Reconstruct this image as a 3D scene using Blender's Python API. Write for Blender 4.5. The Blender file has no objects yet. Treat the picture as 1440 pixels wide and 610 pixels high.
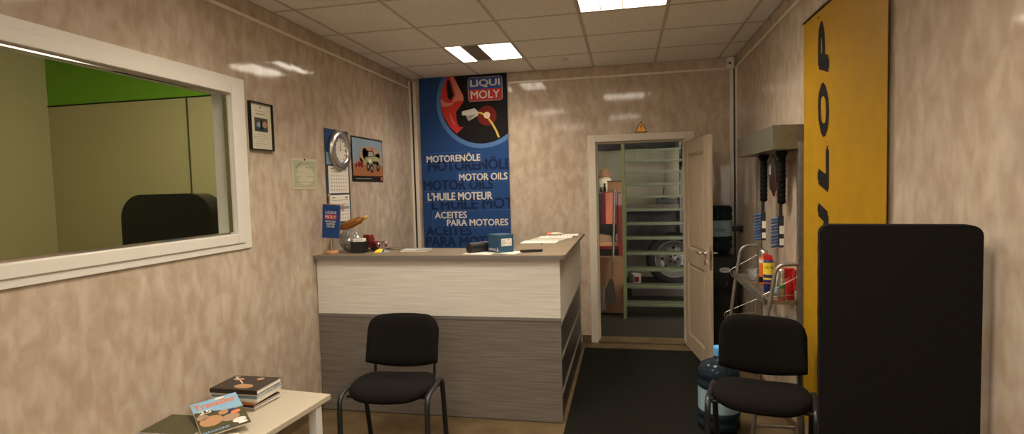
import bpy, math, random
from mathutils import Vector, Matrix
random.seed(7)
S = bpy.context.scene
COL = S.collection
PI = math.pi

# ------------------------------------------------------------------ camera, world, exposure, lights
def cam_axes(yaw, pitch, roll):
    cy, sy, cp, sp, cr, sr = math.cos(yaw), math.sin(yaw), math.cos(pitch), math.sin(pitch), math.cos(roll), math.sin(roll)
    fwd = Vector((-sy*cp, cy*cp, sp)); right = Vector((cy, sy, 0)); up = right.cross(fwd)
    return cr*right + sr*up, -sr*right + cr*up, fwd
cd = bpy.data.cameras.new('camera'); cam = bpy.data.objects.new('camera', cd); COL.objects.link(cam)
r_, u_, f_ = cam_axes(.2043, -.0545, -.0269)
Mc = Matrix((r_, u_, -f_)).transposed().to_4x4(); Mc.translation = Vector((2.266, 0, 1.637))
cam.matrix_world = Mc
cd.sensor_width = 36; cd.lens = 775.33/1440*36; cd.clip_start = .05; cd.clip_end = 60
S.camera = cam
S.view_settings.view_transform = 'Standard'; S.view_settings.look = 'None'
S.view_settings.gamma = 1; S.view_settings.use_curve_mapping = False
S.view_settings.exposure = 1.5
W = bpy.data.worlds.new('world'); S.world = W; W.use_nodes = True
W.node_tree.nodes['Background'].inputs[0].default_value = (1, .90, .76, 1)
W.node_tree.nodes['Background'].inputs[1].default_value = 3.0
LAMPW = 7.2
LAMP = 4.0             # emission of the ceiling lamps
LAMP_COL = (1, .90, .76)
def area(name, loc, sx, sy, power, col, rot=(0, 0, 0)):
    l = bpy.data.lights.new(name, 'AREA'); l.shape = 'RECTANGLE'; l.size = sx; l.size_y = sy; l.energy = power; l.color = col
    o = bpy.data.objects.new(name, l); o.location = loc; o.rotation_euler = rot; COL.objects.link(o); return o
area('workshop_light', (2.6, 7.6, 3.3), 1.2, .3, 2.1, (1, .96, .72))
area('workshop_light', (1.0, 8.6, 3.3), 1.2, .3, 1.8, (1, .96, .72))
area('office_light', (-2.0, 3.9, 3.1), 1.2, .4, 8, (1, .93, .66))

# fill daylight enters through an unseen window added in the front wall
po = area('fill_window_portal', (2.37, -2.42, 1.55), 1.3, 1.2, 1, (1, 1, 1), (math.radians(90), 0, 0)); po.data.cycles.is_portal = True
# ------------------------------------------------------------------ materials
def mat(name, col, rough=.5, metal=0, spec=.5, noise=0, nscale=(20, 20, 20), bump=0, trans=0, alpha=1, emit=None, es=0, coat=0, col2=None, ior=1.45):
    m = bpy.data.materials.new(name); m.use_nodes = True
    nt = m.node_tree; b = nt.nodes['Principled BSDF']
    I = b.inputs
    I['Base Color'].default_value = (*col, 1); I['Roughness'].default_value = rough; I['Metallic'].default_value = metal
    I['Specular IOR Level'].default_value = spec; I['Transmission Weight'].default_value = trans; I['Alpha'].default_value = alpha
    I['IOR'].default_value = ior; I['Coat Weight'].default_value = coat
    if emit: I['Emission Color'].default_value = (*emit, 1); I['Emission Strength'].default_value = es
    if noise or bump or col2:
        tc = nt.nodes.new('ShaderNodeTexCoord'); mp = nt.nodes.new('ShaderNodeMapping'); nz = nt.nodes.new('ShaderNodeTexNoise')
        mp.inputs['Scale'].default_value = nscale; nz.inputs['Scale'].default_value = 1; nz.inputs['Detail'].default_value = 4
        nt.links.new(tc.outputs['Object'], mp.inputs[0]); nt.links.new(mp.outputs[0], nz.inputs['Vector'])
        if noise or col2:
            rp = nt.nodes.new('ShaderNodeValToRGB'); e = rp.color_ramp.elements
            c2 = col2 or tuple(min(1, c*(1+noise)) for c in col); c1 = col if col2 else tuple(c*(1-noise) for c in col)
            e[0].position = .32; e[1].position = .68; e[0].color = (*c1, 1); e[1].color = (*c2, 1)
            nt.links.new(nz.outputs['Fac'], rp.inputs[0]); nt.links.new(rp.outputs[0], I['Base Color'])
        if bump:
            bp = nt.nodes.new('ShaderNodeBump'); bp.inputs['Strength'].default_value = bump; bp.inputs['Distance'].default_value = .002
            nt.links.new(nz.outputs['Fac'], bp.inputs['Height']); nt.links.new(bp.outputs[0], I['Normal'])
    return m
def wall_mat(name, axis, k=1.0):
    # glossy marbled beige plastic wall panels, 0.25 m wide, slightly bowed
    m = bpy.data.materials.new(name); m.use_nodes = True; nt = m.node_tree; N = nt.nodes; L = nt.links
    b = N['Principled BSDF']; tc = N.new('ShaderNodeTexCoord')
    mp = N.new('ShaderNodeMapping'); mp.inputs['Scale'].default_value = (15, 15, 8)
    mp.inputs['Rotation'].default_value = (.45, .45, 0)
    nz = N.new('ShaderNodeTexNoise'); nz.inputs['Scale'].default_value = 1; nz.inputs['Detail'].default_value = 3; nz.inputs['Roughness'].default_value = .5; nz.inputs['Distortion'].default_value = .3
    L.new(tc.outputs['Object'], mp.inputs[0]); L.new(mp.outputs[0], nz.inputs['Vector'])
    rp = N.new('ShaderNodeValToRGB'); e = rp.color_ramp.elements
    e[0].position = .36; e[0].color = (.48*k, .37*k, .27*k, 1); e[1].position = .72; e[1].color = (.62*k, .525*k, .415*k, 1)
    L.new(nz.outputs['Fac'], rp.inputs[0])
    mp2 = N.new('ShaderNodeMapping'); mp2.inputs['Scale'].default_value = (1.3, 1.3, .8)
    nz2 = N.new('ShaderNodeTexNoise'); nz2.inputs['Scale'].default_value = 1; nz2.inputs['Detail'].default_value = 2
    L.new(tc.outputs['Object'], mp2.inputs[0]); L.new(mp2.outputs[0], nz2.inputs['Vector'])
    mx = N.new('ShaderNodeMixRGB'); mx.blend_type = 'MULTIPLY'; mx.inputs[0].default_value = .5
    rp2 = N.new('ShaderNodeValToRGB'); rp2.color_ramp.elements[0].color = (.78, .74, .70, 1); rp2.color_ramp.elements[0].position = .35
    rp2.color_ramp.elements[1].position = .65
    L.new(nz2.outputs['Fac'], rp2.inputs[0]); L.new(rp.outputs[0], mx.inputs[1]); L.new(rp2.outputs[0], mx.inputs[2])
    sp = N.new('ShaderNodeSeparateXYZ'); L.new(tc.outputs['Object'], sp.inputs[0])
    md = N.new('ShaderNodeMath'); md.operation = 'MULTIPLY'; md.inputs[1].default_value = 4; L.new(sp.outputs[axis], md.inputs[0])
    fr = N.new('ShaderNodeMath'); fr.operation = 'FRACT'; L.new(md.outputs[0], fr.inputs[0])
    gr = N.new('ShaderNodeValToRGB'); g = gr.color_ramp.elements; g[0].position = 0; g[0].color = (0, 0, 0, 1); g[1].position = .012; g[1].color = (1, 1, 1, 1)
    L.new(fr.outputs[0], gr.inputs[0])
    mj = N.new('ShaderNodeMixRGB'); mj.blend_type = 'MULTIPLY'; mj.inputs[0].default_value = .12
    L.new(mx.outputs[0], mj.inputs[1]); L.new(gr.outputs[0], mj.inputs[2]); L.new(mj.outputs[0], b.inputs['Base Color'])
    # bowed panels + fine fluting
    sn = N.new('ShaderNodeMath'); sn.operation = 'PINGPONG'; sn.inputs[1].default_value = .5; L.new(fr.outputs[0], sn.inputs[0])
    s2 = N.new('ShaderNodeMath'); s2.operation = 'POWER'; s2.inputs[1].default_value = .7; L.new(sn.outputs[0], s2.inputs[0])
    mp3 = N.new('ShaderNodeMapping'); sc = [0, 0, .6]; sc[axis] = 26; mp3.inputs['Scale'].default_value = sc
    nz3 = N.new('ShaderNodeTexNoise'); nz3.inputs['Scale'].default_value = 1; nz3.inputs['Detail'].default_value = 0
    L.new(tc.outputs['Object'], mp3.inputs[0]); L.new(mp3.outputs[0], nz3.inputs['Vector'])
    ad = N.new('ShaderNodeMath'); ad.operation = 'MULTIPLY_ADD'; ad.inputs[1].default_value = .10; L.new(nz3.outputs['Fac'], ad.inputs[0]); L.new(s2.outputs[0], ad.inputs[2])
    bp = N.new('ShaderNodeBump'); bp.inputs['Strength'].default_value = .5; bp.inputs['Distance'].default_value = .002
    L.new(ad.outputs[0], bp.inputs['Height']); L.new(bp.outputs[0], b.inputs['Normal'])
    b.inputs['Roughness'].default_value = .075; b.inputs['Specular IOR Level'].default_value = .36
    return m
def band_mat(name, c1, c2, scale, rough=.45):
    return mat(name, c1, rough, col2=c2, nscale=scale, spec=.3)

M = {}
M['wall_x'] = wall_mat('marbled_panel_side', 1, .93)
M['wall_y'] = wall_mat('marbled_panel_back', 0)
M['ceiling'] = mat('ceiling_tile', (.82, .79, .73), .9, spec=.1, noise=.07, nscale=(60, 60, 60))
M['tbar'] = mat('ceiling_grid', (.52, .47, .40), .6)
M['floor'] = mat('beige_linoleum', (.09, .058, .026), .45, col2=(.14, .095, .046), nscale=(7, 7, 7), spec=.3)
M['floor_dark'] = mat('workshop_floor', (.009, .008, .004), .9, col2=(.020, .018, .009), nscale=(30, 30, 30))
M['mat'] = mat('black_mat', (.004, .0035, .002), .95, col2=(.009, .008, .005), nscale=(90, 90, 90), bump=.8, spec=.2)
M['trim'] = mat('trim_plastic', (.76, .68, .57), .25)
M['white_plastic'] = mat('white_plastic', (.70, .66, .58), .35)
M['frame_white'] = mat('window_plastic', (.66, .62, .54), .3)
M['door'] = mat('limed_oak', (.36, .27, .18), .5, col2=(.46, .36, .25), nscale=(60, 60, 3))
M['door_frame'] = mat('door_frame_wood', (.60, .53, .42), .4, noise=.05, nscale=(30, 30, 4))
M['chrome'] = mat('chrome', (.75, .74, .72), .12, metal=1)
M['steel'] = mat('brushed_steel', (.62, .60, .57), .28, metal=1, noise=.08, nscale=(4, 60, 60))
M['galv'] = mat('galvanised_steel', (.30, .28, .24), .42, metal=.8, noise=.15, nscale=(25, 25, 25))
M['header'] = mat('grey_sheet_metal', (.20, .19, .145), .33, metal=.6, noise=.08, nscale=(20, 20, 20))
M['wire'] = mat('zinc_wire', (.55, .50, .42), .3, metal=.9)
M['laminate_light'] = band_mat('light_line_laminate', (.60, .56, .48), (.74, .70, .62), (3, 3, 130))
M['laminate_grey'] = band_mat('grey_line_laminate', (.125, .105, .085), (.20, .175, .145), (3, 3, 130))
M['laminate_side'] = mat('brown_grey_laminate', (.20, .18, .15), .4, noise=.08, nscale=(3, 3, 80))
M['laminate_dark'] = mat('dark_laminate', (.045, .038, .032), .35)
M['top'] = mat('counter_top', (.205, .155, .10), .42, noise=.1, nscale=(8, 60, 60), spec=.35)
M['top_edge'] = mat('counter_edge', (.17, .15, .13), .45)
M['black_fabric'] = mat('black_fabric', (.004, .0035, .003), 1, col2=(.010, .008, .007), nscale=(420, 420, 420), bump=.5, spec=.15)
M['black_metal'] = mat('black_metal', (.012, .012, .012), .38)
M['black_plastic'] = mat('black_plastic', (.012, .012, .012), .45)
M['black_gloss'] = mat('black_gloss', (.008, .008, .008), .12)
M['glass'] = mat('glass', (.93, .96, .94), .0, trans=1, ior=1.01, spec=.5)
M['banner_blue'] = mat('banner_blue', (.020, .062, .190), .75, noise=.15, nscale=(160, 160, 160), spec=.2)
M['banner_ring'] = mat('banner_light_blue', (.085, .18, .38), .75, spec=.2)
M['banner_dark'] = mat('banner_dark_blue', (.010, .022, .070), .75, spec=.2)
M['print_black'] = mat('print_black', (.010, .008, .008), .7, spec=.2)
M['print_white'] = mat('print_white', (.62, .58, .52), .7, spec=.2)
M['print_grey'] = mat('print_grey', (.28, .27, .25), .7, spec=.2)
M['print_red'] = mat('print_red', (.50, .035, .03), .65, spec=.2)
M['print_darkred'] = mat('print_dark_red', (.16, .015, .010), .7, spec=.2)
M['print_pink'] = mat('print_pale_red', (.60, .20, .13), .7, spec=.2)
M['print_logoblue'] = mat('print_logo_blue', (.03, .08, .30), .65, spec=.2)
M['print_glow'] = mat('print_glow', (.85, .60, .35), .7, spec=.2)
M['print_gold'] = mat('print_gold', (.62, .42, .08), .7, spec=.2)
M['paper'] = mat('paper', (.72, .67, .58), .8, spec=.2)
M['paper_cream'] = mat('cream_paper', (.56, .52, .38), .7, spec=.3)
M['paper_green'] = mat('greenish_paper', (.42, .42, .27), .7, spec=.3)
M['ink'] = mat('grey_ink', (.20, .18, .15), .8)
M['yellow'] = mat('yellow_banner', (.40, .215, .004), .55, noise=.06, nscale=(9, 9, 9), spec=.3)
M['sign_yellow'] = mat('sign_amber', (.95, .48, .03), .4)
M['brown_wood'] = mat('light_wood', (.48, .25, .11), .45, noise=.15, nscale=(5, 5, 60))
M['amber'] = mat('amber_glass', (.42, .15, .02), .05, trans=.35, spec=.8)
M['red_paint'] = mat('red_paint', (.15, .010, .012), .3, coat=.3)
M['red_bright'] = mat('bright_red_plastic', (.50, .02, .015), .35)
M['orange'] = mat('orange_print', (.62, .13, .02), .4)
M['can_blue'] = mat('can_blue', (.02, .025, .12), .35)
M['can_yellow'] = mat('can_yellow', (.80, .62, .05), .4)
M['green_print'] = mat('green_print', (.05, .25, .08), .4)
M['crystal'] = mat('clear_wrap', (.55, .53, .50), .05, metal=.35, trans=.6, ior=1.3, spec=1.0, bump=1.0, nscale=(40, 40, 40))
M['clear'] = mat('clear_plastic', (.85, .87, .86), .05, trans=.9, ior=1.08, spec=.8)
M['water_blue'] = mat('blue_bottle_plastic', (.022, .036, .046), .12, trans=.35, ior=1.15, spec=.7)
M['cap_blue'] = mat('blue_cap', (.10, .34, .62), .4)
M['label_blue'] = mat('pale_blue_label', (.26, .38, .42), .5)
M['bristle'] = mat('blue_bristle', (.03, .09, .25), .7)
M['green_metal'] = mat('pale_green_metal', (.065, .078, .050), .45, noise=.12, nscale=(12, 12, 12))
M['green_light'] = mat('yellow_green_metal', (.13, .145, .055), .4)
M['cardboard'] = mat('cardboard', (.22, .115, .06), .8, noise=.08, nscale=(5, 5, 5))
M['rubber'] = mat('tyre_rubber', (.016, .016, .015), .8)
M['alloy'] = mat('grey_rim', (.16, .16, .15), .4, metal=.5)
M['dark_cloth'] = mat('dark_grey_cloth', (.045, .045, .045), .9, noise=.3, nscale=(9, 9, 9))
M['workshop_wall'] = mat('workshop_wall', (.26, .245, .175), .6, noise=.04, nscale=(14, 14, .5))
M['office_yellow'] = mat('office_yellow_wall', (.45, .40, .19), .6)
M['office_green'] = mat('office_green', (.16, .36, .02), .6)
M['table_white'] = mat('cream_table', (.46, .40, .30), .35, spec=.4)
M['table_edge'] = mat('white_edge', (.62, .60, .56), .4)
M['lampglow'] = mat('lamp_tube', (1, 1, 1), .5, emit=LAMP_COL, es=LAMP)
M['louvre'] = mat('lamp_louvre', (.75, .70, .60), .35, metal=.6)
M['lamp_dark'] = mat('unlit_lamp_bay', (.20, .17, .13), .45)
M['sky_print'] = mat('print_sky', (.20, .27, .33), .6)
M['sand_print'] = mat('print_sand', (.34, .22, .13), .6)
M['orange_sand'] = mat('print_orange_ground', (.30, .11, .035), .6)
M['truck_print'] = mat('print_truck', (.30, .28, .12), .6)
M['teal_print'] = mat('print_teal', (.014, .040, .075), .5)
M['skin_print'] = mat('print_tan', (.40, .21, .10), .5)
M['mag_blue'] = mat('print_pale_blue', (.22, .38, .52), .4)
M['mag_orange'] = mat('print_orange', (.60, .18, .07), .4)
M['mag_green'] = mat('print_olive', (.060, .055, .022), .4)
M['mag_dark'] = mat('print_brown_black', (.028, .020, .016), .35)
M['yellow_green'] = mat('print_lime', (.35, .42, .04), .4)

# ------------------------------------------------------------------ mesh building
def arc(cx, cy, r, a0, a1, n, ry=None):
    ry = r if ry is None else ry
    return [(cx+r*math.cos(a0+(a1-a0)*i/n), cy+ry*math.sin(a0+(a1-a0)*i/n)) for i in range(n+1)]
def rrect(x0, x1, y0, y1, r, n=5):
    return (arc(x1-r, y1-r, r, 0, PI/2, n)+arc(x0+r, y1-r, r, PI/2, PI, n)+arc(x0+r, y0+r, r, PI, 1.5*PI, n)+arc(x1-r, y0+r, r, 1.5*PI, 2*PI, n))
def round_path(pts, r, n=6):
    P = [Vector(p) for p in pts]; out = [P[0]]
    for i in range(1, len(P)-1):
        a, b, c = P[i-1], P[i], P[i+1]
        d1 = (a-b); d2 = (c-b); rr = min(r, d1.length*.49, d2.length*.49)
        s = b+d1.normalized()*rr; e = b+d2.normalized()*rr
        for k in range(n+1):
            t = k/n; out.append((1-t)**2*s+2*t*(1-t)*b+t*t*e)
    out.append(P[-1]); return out
_txt = {}
def text_mesh(s, bold):
    key = (s, bold)
    if key not in _txt:
        c = bpy.data.curves.new('txt', 'FONT'); c.body = s; c.offset = bold; c.resolution_u = 3
        o = bpy.data.objects.new('txt', c); COL.objects.link(o)
        dg = bpy.context.evaluated_depsgraph_get(); me = bpy.data.meshes.new_from_object(o.evaluated_get(dg))
        vs = [tuple(v.co) for v in me.vertices]; fs = [tuple(p.vertices) for p in me.polygons]
        bpy.data.objects.remove(o); bpy.data.curves.remove(c); bpy.data.meshes.remove(me)
        _txt[key] = (vs, fs)
    return _txt[key]
class MB:
    def __init__(s): s.v = []; s.f = []; s.m = []; s.sm = []; s.mats = []
    def mi(s, m):
        m = M[m] if isinstance(m, str) else m
        if m not in s.mats: s.mats.append(m)
        return s.mats.index(m)
    def add(s, vs, fs, m, smooth=False):
        k = len(s.v); i = s.mi(m)
        s.v += [tuple(v) for v in vs]
        for f in fs: s.f.append(tuple(k+j for j in f)); s.m.append(i); s.sm.append(smooth)
        return s
    def box(s, x0, x1, y0, y1, z0, z1, m):
        vs = [(x, y, z) for x in (x0, x1) for y in (y0, y1) for z in (z0, z1)]
        return s.add(vs, [(0, 1, 3, 2), (4, 6, 7, 5), (0, 4, 5, 1), (2, 3, 7, 6), (0, 2, 6, 4), (1, 5, 7, 3)], m)
    def hexa(s, base, top, m):   # base / top: four points each, ccw from above
        return s.add(list(base)+list(top), [(3, 2, 1, 0), (4, 5, 6, 7), (0, 1, 5, 4), (1, 2, 6, 5), (2, 3, 7, 6), (3, 0, 4, 7)], m)
    def prism(s, pts, to3, d, m, m_side=None):   # polygon extruded along direction d; to3 maps (x,y)->3d
        a = [Vector(to3(*p)) for p in pts]; d = Vector(d); n = len(a)
        s.add(a+[q+d for q in a], [tuple(range(n))[::-1], tuple(range(n, 2*n))], m)
        s.add(a+[q+d for q in a], [(i, (i+1) % n, n+(i+1) % n, n+i) for i in range(n)], m_side or m, True)
        return s
    def lathe(s, prof, m, c=(0, 0, 0), n=24, R=None, cap=True):
        vs = []; k = len(prof)
        for i in range(n):
            a = 2*PI*i/n
            for r, z in prof:
                p = Vector((r*math.cos(a), r*math.sin(a), z)); p = R @ p if R else p
                vs.append(p+Vector(c))
        fs = [(i*k+j, ((i+1) % n)*k+j, ((i+1) % n)*k+j+1, i*k+j+1) for i in range(n) for j in range(k-1)]
        s.add(vs, fs, m, True)
        if cap and prof[0][0] > 1e-6: s.add([vs[i*k] for i in range(n)], [tuple(range(n))[::-1]], m)
        if cap and prof[-1][0] > 1e-6: s.add([vs[i*k+k-1] for i in range(n)], [tuple(range(n))], m)
        return s
    def tube(s, pts, r, m, n=10, ry=None, up=(0, 0, 1)):
        P = [Vector(p) for p in pts]; ry = ry or r; vs = []; T = []
        for i in range(len(P)):
            t = (P[min(i+1, len(P)-1)]-P[max(i-1, 0)]).normalized(); T.append(t)
        u = Vector(up); 
        if abs(u.dot(T[0])) > .9: u = Vector((1, 0, 0)) if abs(T[0].x) < .9 else Vector((0, 1, 0))
        u = (u-T[0]*u.dot(T[0])).normalized()
        for i, t in enumerate(T):
            u = (u-t*u.dot(t)).normalized(); w = t.cross(u)
            for k in range(n):
                a = 2*PI*k/n; vs.append(P[i]+u*(r*math.cos(a))+w*(ry*math.sin(a)))
        L = len(P)
        fs = [(i*n+k, i*n+(k+1) % n, (i+1)*n+(k+1) % n, (i+1)*n+k) for i in range(L-1) for k in range(n)]
        s.add(vs, fs, m, True); s.add(vs[:n], [tuple(range(n))[::-1]], m); s.add(vs[-n:], [tuple(range(n))], m)
        return s
    def sphere(s, c, r, m, n=16, sc=(1, 1, 1)):
        prof = [(max(1e-7, r*math.sin(PI*i/(n//2))), -r*math.cos(PI*i/(n//2))) for i in range(n//2+1)]
        R = Matrix.Diagonal(sc); return s.lathe(prof, m, c, n, R)
    # printing on a flat face: o origin, ux right, uy up
    def frame(s, o, ux, uy): s.o, s.ux, s.uy = Vector(o), Vector(ux).normalized(), Vector(uy).normalized(); s.n = s.ux.cross(s.uy); return s
    def P(s, x, y, l): return s.o+s.ux*x+s.uy*y+s.n*l*.0004
    def poly(s, pts, m, l=1):
        # ear free fan is fine for near convex shapes
        return s.add([s.P(x, y, l) for x, y in pts], [tuple(range(len(pts)))], m)
    def rect(s, x0, x1, y0, y1, m, l=1): return s.poly([(x0, y0), (x1, y0), (x1, y1), (x0, y1)], m, l)
    def disc(s, x, y, r, m, l=1, ry=None, n=28): return s.poly(arc(x, y, r, 0, 2*PI, n, ry)[:-1], m, l)
    def line(s, x0, y0, x1, y1, w, m, l=1):
        d = Vector((x1-x0, y1-y0)); d = Vector((-d.y, d.x)).normalized()*w/2
        return s.poly([(x0-d.x, y0-d.y), (x1-d.x, y1-d.y), (x1+d.x, y1+d.y), (x0+d.x, y0+d.y)], m, l)
    def text(s, t, x0, x1, y0, y1, m, l=2, bold=.02, shear=0, clip=None):
        vs, fs = text_mesh(t, 0)
        xs = [v[0] for v in vs]; ys = [v[1] for v in vs]
        ax, bx, ay, by = min(xs), max(xs), min(ys), max(ys)
        k = bold*(y1-y0)
        for q, (dx, dy) in enumerate(((-k, 0), (k, 0), (0, k*.7), (0, -k*.7)) if bold else ((0, 0),)):
            out = []
            for v in vs:
                X = x0+k+(v[0]-ax)/(bx-ax)*(x1-x0-2*k)+dx; Y = y0+k*.7+(v[1]-ay)/(by-ay)*(y1-y0-1.4*k)+dy
                if clip is not None: X = min(X, clip)
                out.append(s.P(X+shear*(Y-y0), Y, l+q*.1))
            s.add(out, fs, m)
        return s
    def obj(s, name, parent=None, bevel=0, loc=None, rot=None, sub=0):
        me = bpy.data.meshes.new(name); me.from_pydata(s.v, [], s.f)
        for m in s.mats: me.materials.append(m)
        me.polygons.foreach_set('material_index', s.m); me.polygons.foreach_set('use_smooth', s.sm); me.update()
        o = bpy.data.objects.new(name, me); COL.objects.link(o)
        if parent: o.parent = parent
        if loc is not None: o.location = loc
        if rot is not None: o.rotation_euler = rot
        if bevel:
            b = o.modifiers.new('bevel', 'BEVEL'); b.width = bevel; b.segments = 2; b.limit_method = 'ANGLE'; b.angle_limit = .7
        if sub:
            b = o.modifiers.new('sub', 'SUBSURF'); b.levels = sub; b.render_levels = sub
        return o
def thing(name, label, cat, loc=(0, 0, 0), rz=0, group=None, rot=None):
    o = bpy.data.objects.new(name, None); COL.objects.link(o); o.location = loc; o.rotation_euler = rot or (0, 0, rz)
    o.empty_display_size = .1
    o['label'] = label; o['category'] = cat
    if group: o['group'] = group
    return o
def tag(o, label, cat, group=None):
    o['label'] = label; o['category'] = cat
    if group: o['group'] = group
    return o
def struct(o): o['kind'] = 'structure'; return o
def copy_tree(o, parent=None):
    c = o.copy(); COL.objects.link(c)
    if parent: c.parent = parent
    for ch in list(o.children): copy_tree(ch, c)
    return c
XY = lambda z: (lambda x, y: (x, y, z))
XZ = lambda y: (lambda x, z: (x, y, z))
YZ = lambda x: (lambda y, z: (x, y, z))

# ------------------------------------------------------------------ the room: x 0..3.32, back wall y 5.714, ceiling 2.83
RW, BY, CH, FY = 3.32, 5.714, 2.83, -2.4
struct(MB().box(-.12, RW+.12, FY-.1, BY+.16, -.06, 0, 'floor').obj('floor'))
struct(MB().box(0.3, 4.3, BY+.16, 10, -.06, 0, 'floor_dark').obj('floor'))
# ceiling tiles hung in a metal grid
cb = MB(); cb.box(-.12, RW+.12, FY-.1, BY+.14, CH+.10, CH+.14, 'ceiling')
gx = [.166+.6*i for i in range(-1, 6)]; gy = [2.713+.6*j for j in range(-9, 6)]
lamps = [(1, 3, 1), (3, 1, 0), (1, -1, 0), (3, -3, 0), (1, -5, 0)]      # cells (i, j)
cells = {(i, j) for i, j, d in lamps}
xs = [0]+[x for x in gx if 0 < x < RW]+[RW]; ys = [FY]+[y for y in gy if FY < y < BY]+[BY]
for a in range(len(xs)-1):
    for b in range(len(ys)-1):
        i = round((xs[a]-.166)/.6) if xs[a] > .01 else -1; j = round((ys[b]-2.713)/.6)
        if (i, j) in cells: continue
        cb.box(xs[a]+.005, xs[a+1]-.005, ys[b]+.002, ys[b+1]-.002, CH-.002, CH+.012, 'ceiling')
for x in xs: cb.box(x-.012, x+.012, FY, BY, CH-.004, CH+.03, 'tbar')
for y in ys: cb.box(0, RW, y-.010, y+.010, CH-.0045, CH+.028, 'tbar')
struct(cb.obj('ceiling'))
# left wall with the window opening
WY0, WY1, WZ0, WZ1 = 1.33, 2.92, 1.345, 2.285
w = MB()
w.box(-.12, 0, FY-.1, WY0, 0, 2.93, 'wall_x').box(-.12, 0, WY1, BY+.12, 0, 2.93, 'wall_x')
w.box(-.12, 0, WY0, WY1, 0, WZ0, 'wall_x').box(-.12, 0, WY0, WY1, WZ1, 2.93, 'wall_x')
struct(w.obj('wall_left'))
# back wall with the doorway
DX0, DX1, DZ = 1.935, 2.875, 2.10
w = MB()
w.box(-.02, DX0, BY, BY+.14, 0, 2.93, 'wall_y').box(DX1, RW+.12, BY, BY+.14, 0, 2.93, 'wall_y').box(DX0, DX1, BY, BY+.14, DZ, 2.93, 'wall_y')
struct(w.obj('wall_back'))
struct(MB().box(RW, RW+.12, FY-.1, BY+.12, 0, 2.93, 'wall_x').obj('wall_right'))
VX0, VX1, VZ0, VZ1 = 1.72, 3.02, .95, 2.15  # opening cut for the added fill window
struct(MB().box(-.02, VX0, FY-.12, FY, 0, 2.93, 'wall_y').box(VX1, RW+.02, FY-.12, FY, 0, 2.93, 'wall_y').box(VX0, VX1, FY-.12, FY, 0, VZ0, 'wall_y').box(VX0, VX1, FY-.12, FY, VZ1, 2.93, 'wall_y').obj('wall_front'))
# trims: strip below the ceiling and the white corner profiles
t = MB()
t.box(0, .010, FY, BY, 2.712, 2.734, 'trim'); struct(t.obj('trim_1', bevel=.003))
struct(MB().box(1.08, RW, BY-.010, BY, 2.712, 2.734, 'trim').obj('trim_2', bevel=.003))
struct(MB().box(RW-.010, RW, FY, BY, 2.712, 2.734, 'trim').obj('trim_3', bevel=.003))
for k, (sx, x0) in enumerate(((1, 0), (-1, RW))):
    t = MB()
    def bx(a, b, y0, y1, m):
        xa, xb = x0+sx*a, x0+sx*b; t.box(min(xa, xb), max(xa, xb), y0, y1, .06, 2.80 if k == 0 else 2.72, m)
    bx(0, .012, BY-.075, BY-.030, 'trim'); bx(0, .010, BY-.030, BY-.012, 'print_black'); bx(.012, .020, BY-.012, BY, 'print_black'); bx(.020, .055, BY-.012, BY, 'trim')
    struct(t.obj('trim_%d' % (4+k), bevel=.002))
for nm, a in (('baseboard_left', (0, .012, FY, 3.69)), ('baseboard_right', (RW-.012, RW, FY, BY-.08)), ('baseboard_back', (1.80, 1.899, BY-.012, BY)), ('baseboard_back', (2.93, RW-.02, BY-.012, BY))):
    struct(MB().box(*a, 0, .075, 'brown_wood' if 0 else 'floor').obj(nm, bevel=.003))
struct(MB().box(DX0+.03, DX1-.03, BY-.02, BY+.17, 0, .022, 'floor').obj('trim_6', bevel=.004))

# window in the left wall
win = bpy.data.objects.new('window_1', None); COL.objects.link(win); win.location = (0, 2.1, WZ0); struct(win)
def rectring(mb, y0, y1, z0, z1, wd, x0, x1, m):
    mb.box(x0, x1, y0, y0+wd, z0, z1, m).box(x0, x1, y1-wd, y1, z0, z1, m).box(x0, x1, y0+wd, y1-wd, z0, z0+wd, m).box(x0, x1, y0+wd, y1-wd, z1-wd, z1, m)
oy, oz = 2.1, WZ0
fr = MB(); rectring(fr, 1.265-oy, 2.985-oy, 1.308-oz, 2.328-oz, .066, 0, .012, 'frame_white')
fr.obj('window_casing', win, bevel=.003)
fr = MB(); rectring(fr, WY0-oy, WY1-oy, WZ0-oz, WZ1-oz, .058, -.119, .020, 'frame_white'); fr.obj('window_frame', win, bevel=.004)
fr = MB(); rectring(fr, WY0+.058-oy, WY1-.058-oy, WZ0+.058-oz, WZ1-.058-oz, .012, -.034, -.008, 'chrome'); fr.obj('glazing_bead', win)
MB().box(-.022, -.018, WY0+.05-oy, WY1-.05-oy, WZ0+.05-oz, WZ1-.05-oz, 'glass').obj('window_pane', win)

win2 = bpy.data.objects.new('fill_window', None); COL.objects.link(win2); win2.location = (2.37, FY, VZ0); struct(win2)  # unseen window, added behind the camera for soft frontal light
f2 = MB()
for a in ((VX0, VX0+.06, VZ0, VZ1), (VX1-.06, VX1, VZ0, VZ1), (2.34, 2.40, VZ0+.06, VZ1-.06), (VX0+.06, VX1-.06, VZ0, VZ0+.06), (VX0+.06, VX1-.06, VZ1-.06, VZ1)): f2.box(a[0]-2.37, a[1]-2.37, -.08, -.02, a[2]-VZ0, a[3]-VZ0, 'frame_white')
f2.obj('window_frame', win2, bevel=.004)

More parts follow.
